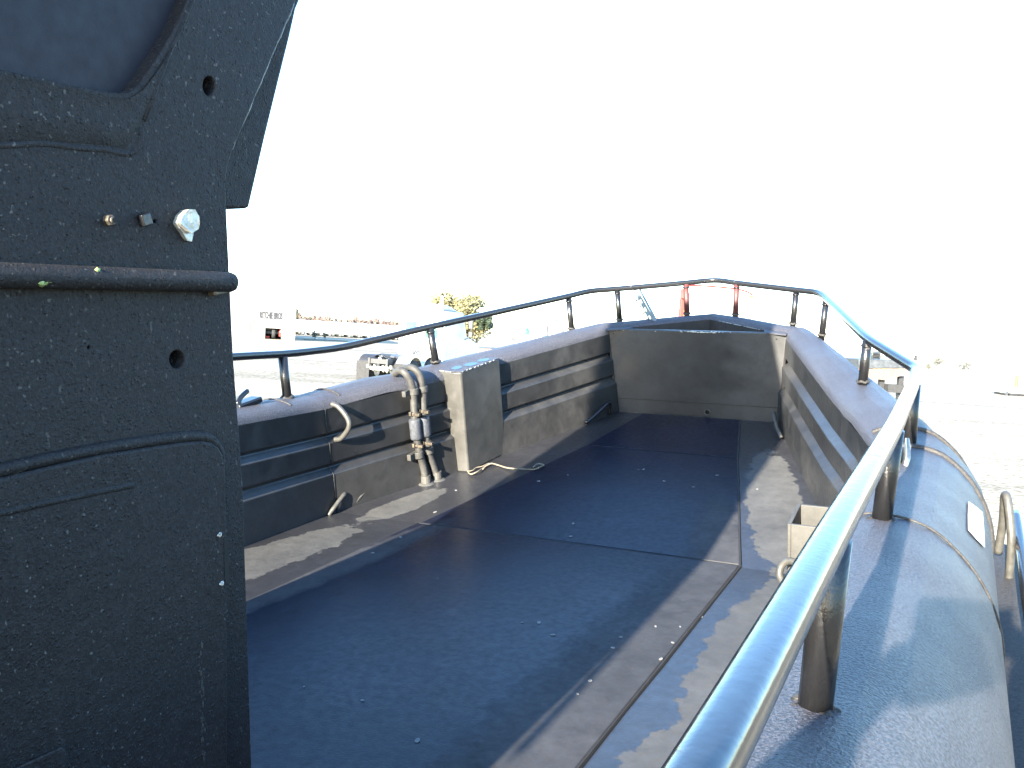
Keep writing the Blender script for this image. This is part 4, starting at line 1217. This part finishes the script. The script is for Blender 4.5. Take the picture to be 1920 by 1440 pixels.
# tractor unit seen from behind
def tractor(mw, label, front=False):
    t = empty('tractor_unit', mw, label, 'truck')
    bm = bmesh.new()
    for x in (-.43, .43): add_box(bm, (x, 2.9, .92), (.09, 7.2, .26))
    for y in (-.6, .8, 2.0, 3.4): add_box(bm, (0, y, .92), (.77, .10, .2))
    finish('chassis', bm, M['truck_black'], t)
    bm = bmesh.new(); add_box(bm, (0, 1.1, 1.12), (.9, 1.0, .06), Matrix.Rotation(.12, 3, 'X')); add_box(bm, (0, 1.1, 1.06), (.6, .5, .1))
    add_box(bm, (-.28, .35, 1.02), (.2, .7, .05), Matrix.Rotation(-.3, 3, 'X')); add_box(bm, (.28, .35, 1.02), (.2, .7, .05), Matrix.Rotation(-.3, 3, 'X'))
    finish('fifth_wheel', bm, M['steel_dark'], t, bevel=.01)
    for y in (0.35, 1.70):
        for x in (-1.06, -.74, .74, 1.06): add_wheel(t, (x, y, .52), .52, .27)
    for x in (-1.05, 1.05): add_wheel(t, (x, 5.6, .52), .52, .3)
    for sx in (-1, 1):
        for y in (.35, 1.70):
            bm = bmesh.new()
            row = []
            for k in range(13):
                th = PI * (0.04 + .92 * k / 12)
                row.append([bm.verts.new((sx * .90 + q, y - .66 * math.cos(th), .52 + .66 * math.sin(th))) for q in (-.33, .33)])
            for k in range(12): bm.faces.new((row[k][0], row[k][1], row[k + 1][1], row[k + 1][0]))
            f_ = finish('fender', bm, M['truck_black' if (sx < 0) else 'chrome'], t)
            md = f_.modifiers.new('th', 'SOLIDIFY'); md.thickness = .02
        bm = bmesh.new(); add_box(bm, (sx * .92, -.34, .48), (.62, .02, .80)); finish('mud_flap', bm, M['tyre'], t)
        bm = bmesh.new(); add_box(bm, (sx * .55, -.55, .70), (.12, .06, .12)); add_ball(bm, (sx * .38, -.55, .62), .09, 1); finish('tail_light', bm, M['bare_alloy'], t)
        bm = bmesh.new(); add_cyl(bm, (sx * 1.0, 3.2, .75), (sx * 1.0, 4.5, .75), .3, 20); finish('fuel_tank', bm, M['chrome'], t, bevel=.02)
    bm = bmesh.new()
    for k in range(9): add_tube(bm, smooth_path([(random.uniform(-.3, .3), 2.9, 1.4), (random.uniform(-.3, .3), 2.3, 1.0), (random.uniform(-.4, .4), 1.7, 1.1), (random.uniform(-.35, .35), .2, 1.0 + random.uniform(-.15, .2))], 4), .022, 6)
    finish('air_line', bm, M['steel_dark'], t)
    bm = bmesh.new()
    for k in range(10): add_ball(bm, (random.uniform(-.4, .4), -.45 + random.uniform(-.1, .25), .75 + random.uniform(-.22, .3)), random.uniform(.05, .11), 1, (1, 1, 1), .4)
    add_box(bm, (0, -.5, .62), (.9, .12, .14))
    finish('rear_coupling', bm, M['bare_alloy'], t)
    # cab
    bm = bmesh.new()
    add_prism(bm, [(-1.15, 3.1, .95), (-1.15, 3.1, 3.25), (-1.15, 5.05, 3.25), (-1.15, 5.55, 2.15), (-1.15, 7.1, 1.75), (-1.15, 7.2, .7), (-1.15, 6.2, .7), (-1.15, 6.1, 1.05), (-1.15, 5.1, 1.05), (-1.15, 5.0, .7), (-1.15, 4.6, .95)], (2.3, 0, 0))
    cb = finish('cab', bm, M['truck_white'], t, bevel=.08)
    bm = bmesh.new(); add_prism(bm, [(-1.0, 3.15, 3.25), (-1.0, 3.15, 3.55), (-1.0, 3.9, 3.5), (-1.0, 5.0, 3.27)], (2.0, 0, 0)); finish('roof_fairing', bm, M['truck_white'], t, bevel=.12)
    for c_, s_ in (((-.55, 3.09, 2.45), (.55, .03, .5)), ((.5, 3.09, 2.2), (.65, .03, .42))):
        bm = bmesh.new(); add_box(bm, c_, s_); finish('rear_window', bm, M['glass_green'], cb)
    bm = bmesh.new(); add_prism(bm, [(-1.0, 5.13, 3.1), (1.0, 5.13, 3.1), (1.0, 5.56, 2.2), (-1.0, 5.56, 2.2)], (0, .03, .02)); ws = finish('windscreen', bm, M['truck_white' if front else 'glass_green'], cb)
    if front:
        bm = bmesh.new(); add_box(bm, (.55, 5.50, 2.36), (.75, .06, .2)); add_ball(bm, (.6, 5.44, 2.5), .2, 2, (1, .3, 1.2)); add_box(bm, (-.55, 5.50, 2.34), (.55, .06, .14)); finish('dashboard', bm, M['glass_green'], cb)
        bm = bmesh.new()
        for sx in (-.55, .55): add_box(bm, (sx, 5.40, 2.66), (.10, .06, .6), Matrix.Rotation(.42, 3, 'X') @ Matrix.Rotation(.05, 3, 'Y')); add_box(bm, (sx, 5.22, 2.98), (.5, .05, .06))
        finish('wiper', bm, M['truck_black'], cb)
        bm = bmesh.new(); add_box(bm, (0, 7.17, 1.25), (1.3, .06, .7)); finish('grille', bm, M['chrome'], cb)
    for sx in (-1, 1):
        bm = bmesh.new(); add_box(bm, (sx * 1.42, 5.3, 2.75), (.22, .10, .45)); add_box(bm, (sx * 1.42, 5.3, 2.25), (.22, .10, .25)); add_tube(bm, [(sx * 1.12, 5.25, 3.0), (sx * 1.42, 5.3, 3.02), (sx * 1.42, 5.3, 2.1), (sx * 1.14, 5.3, 2.0)], .025, 6)
        finish('mirror', bm, M['truck_black'], t)
        bm = bmesh.new(); add_cyl(bm, (sx * 1.0, 2.95, 1.0), (sx * 1.0, 2.95, 3.9), .07, 12); finish('exhaust_stack', bm, M['chrome'], t)
    return t
ra = far(722, 716, 40.0)
tractor(Matrix.Translation((ra.x, ra.y, 0)) @ Matrix.Rotation(math.radians(-22), 4, 'Z'), 'white truck seen from behind, bare chassis and fenders showing over the port gunwale')
rb2 = far(994, 620, 52)
tractor(Matrix.Translation((rb2.x + .8, rb2.y + 6.5, 0)) @ Matrix.Rotation(math.radians(176), 4, 'Z'), 'white truck facing the boat with its windscreen and mirrors above the gunwale', True)
# low rusty engine stand and dark wedge between the trucks
p = far(903, 655, 40)
og = empty('engine_stand', Matrix.Translation((p.x, p.y, 0)), 'small rusty brown engine stand between the two white trucks', 'engine stand')
bm = bmesh.new(); add_box(bm, (0.2, 0, p.z - .1), (.8, .5, .28)); finish('engine', bm, M['rusty_steel'], og, bevel=.04)
bm = bmesh.new()
for x in (-.15, .5):
    for y in (-.2, .2): add_cyl(bm, (x, y, 0), (x, y, p.z - .2), .04, 8)
finish('legs', bm, M['steel_dark'], og)

# orange mast frame ahead of the bow
DO = 32.0
a = far(1275, 600, DO); b = far(1408, 600, DO)
zt_ = far(1285, 541, DO).z
om = empty('orange_mast_frame', Matrix.Translation((a.x, a.y, 0)), 'tall orange steel frame standing beyond the bow railing', 'machine')
wd = b.x - a.x
bm = bmesh.new(); add_prism(bm, [(-.13, 0, 0), (.16, 0, 0), (.16, 0, zt_), (.0, 0, zt_)], (0, .3, 0)); mp = finish('mast', bm, M['orange_paint'], om, bevel=.02)
bm = bmesh.new(); add_prism(bm, [(.03, -.02, 0), (.15, -.02, 0), (.15, -.02, zt_ * .83), (.10, -.02, zt_ * .83)], (0, -.03, 0)); finish('stripe', bm, M['yellow_paint'], mp)
bm = bmesh.new(); add_box(bm, (.11, -.1, zt_ - .25), (.26, .16, .18)); add_cyl(bm, (.14, -.2, zt_ - .22), (.14, -.1, zt_ - .22), .06, 10); finish('bracket', bm, M['red_paint'], om)
zb_ = far(1330, 536.5, DO).z
bm = bmesh.new(); add_tube(bm, smooth_path([(.16, .1, zb_ - .06), (.5, .1, zb_), (wd - .7, .1, zb_ - .02), (wd - .2, .1, zb_ - .10), (wd, .1, zb_ - .2)], 4), .03, 8); finish('top_bar', bm, M['orange_paint'], om)
bm = bmesh.new(); add_cyl(bm, (wd, .1, 0), (wd, .1, zb_ - .2), .022, 8); add_box(bm, (wd - .03, .05, far(1405, 556, DO).z), (.14, .1, .06)); finish('side_bar', bm, M['yellow_paint'], om)
bm = bmesh.new(); add_box(bm, (wd / 2, .4, .4), (wd + 1.2, 1.6, .5)); finish('base', bm, M['orange_paint'], om, bevel=.04)
a = far(1232, 600, 36); b = far(1266, 600, 36); zt2 = far(1232, 576.5, 36).z
ym = empty('yellow_hoop_frame', Matrix.Translation((a.x, a.y, 0)), 'thin yellow hoop frame left of the tall orange frame', 'frame')
bm = bmesh.new(); add_tube(bm, [(0, 0, 0), (0, 0, zt2), (b.x - a.x, 0, zt2 - .02), (b.x - a.x, 0, 0)], .035, 8); finish('hoop', bm, M['yellow_paint'], ym)

# black gooseneck trailer with rusty neck, to the right of the bow
DT = 42.0
def T(px, py): q = far(px, py, DT); return Vector((q.x, q.y, q.z))
g0 = T(1630, 692)
gt = empty('flatbed_trailer', Matrix.Translation((g0.x, g0.y, 0)), 'dark steel gooseneck trailer with rusted side plates standing right of the bow', 'trailer')
def TL(px, py): q = T(px, py); return (q.x - g0.x, 0, q.z)
bm = bmesh.new(); add_prism(bm, [TL(1610, 673), TL(1672, 675), TL(1700, 684), TL(1704, 690), TL(1610, 691)], (0, 2.2, 0)); finish('deck_beam', bm, M['steel_dark'], gt, bevel=.02)
bm = bmesh.new(); add_prism(bm, [TL(1610, 691.5), TL(1703, 690.5), TL(1697, 702), TL(1663, 713), TL(1610, 708)], (0, 2.0, 0)); finish('neck_plate', bm, M['rusty_steel'], gt)
bm = bmesh.new()
for px in (1662, 1698): 
    q = TL(px, 700); add_box(bm, (q[0], .5, q[2] / 2 - .15), (.22, .22, q[2]))
finish('landing_leg', bm, M['truck_black'], gt)
bm = bmesh.new(); q = TL(1680, 729); add_box(bm, (q[0], .3, max(.2, q[2])), (.7, .6, .35)); finish('foot_block', bm, M['tyre'], gt)
for k in range(2): add_wheel(gt, (-1.8, .5 + k * 1.2, .45), .45, .3)
ss_ = empty('step_stack', Matrix.Translation((g0.x, g0.y, 0)), 'small stack of dark slatted steps on the trailer beam', 'steps')
bm = bmesh.new()
for k in range(4):
    q = TL(1642, 671.5 - k * 2.6); add_box(bm, (q[0] + k * .02, .4, q[2]), (.42 - k * .015, .8, .028))
finish('slat', bm, M['truck_black'], ss_)
bm = bmesh.new(); 
for px in (1634.5, 1650): 
    q = TL(px, 667); add_box(bm, (q[0], .4, q[2]), (.05, .8, .3))
q = TL(1652, 661); add_box(bm, (q[0] + .05, .4, q[2]), (.3, .7, .05), Matrix.Rotation(-.15, 3, 'Y'))
finish('stringer', bm, M['steel_dark'], ss_)
# truck mirror panel on an added post, shrubs and small trailer at the far right
p = far(1716, 671, 46)
mk = empty('mirror_on_post', Matrix.Translation((p.x, p.y, 0)), 'small black truck mirror panel on an added thin white post behind the starboard rail', 'truck mirror')
bm = bmesh.new(); add_cyl(bm, (0, 0, 0), (0, 0, p.z + .1), .03, 8); finish('post', bm, M['white_paint'], mk)
bm = bmesh.new(); add_box(bm, (0, -.05, p.z), (.12, .05, .25)); finish('panel', bm, M['truck_black'], mk)
for i, (px, w_, h_) in enumerate(((1741, 1.0, 1.4), (1758, 3.2, 3.4), (1809, 4.4, 2.2))):
    p = far(px, 690, 190)
    tree('far_bush', (p.x, p.y, 0), h_, w_, 'leaf_grey', ['tiny pale bush nearest the starboard rail at the far edge of the yard', 'taller grey bush at the far edge of the yard', 'low wide grey bush farthest right on the yard edge'][i], 'bush', None, 160, .25, 60 + i, .1)
p = gw(1905, 744)
d_ = p.y
def Q(px, py): q = far(px, py, d_); return (q.x - p.x, 0, q.z)
tl = empty('small_trailer', Matrix.Translation((p.x, p.y, 0)), 'low white trailer bed on one stand leg at the right edge of the yard', 'trailer')
bm = bmesh.new(); add_prism(bm, [Q(1890, 738), Q(2010, 740), Q(2010, 742.2), Q(1890, 741.6)], (0, 2.0, 0)); finish('frame', bm, M['truck_black'], tl)
bm = bmesh.new(); q = Q(1890, 732); add_box(bm, (Q(1950, 735)[0], 1.0, Q(1950, 735)[2]), (5.2, 1.9, .4)); finish('bed', bm, M['truck_white'], tl)
bm = bmesh.new(); q = Q(1911, 744); add_box(bm, (q[0], .2, .12), (.12, .12, .45)); finish('stand_leg', bm, M['truck_black'], tl)
bm = bmesh.new(); add_prism(bm, [Q(1883, 736), Q(1891, 733), Q(1894, 746), Q(1885, 741)], (0, .6, 0)); finish('tow_head', bm, M['steel_dark'], tl)
p = far(1907, 707, 90)
yb = empty('yellow_barrel', Matrix.Translation((p.x, p.y, 0)), 'small yellow barrel out on the white yard at the right edge', 'barrel')
bm = bmesh.new(); add_cyl(bm, (0, 0, 0), (0, 0, p.z + .1), .13, 14); finish('drum', bm, M['yellow_paint'], yb)
bm = bmesh.new(); add_tube(bm, [(.135 * math.cos(k * PI / 8), .135 * math.sin(k * PI / 8), p.z * .6) for k in range(16)], .03, 6, closed=True); finish('hoop', bm, M['leaf_yellow'], yb)
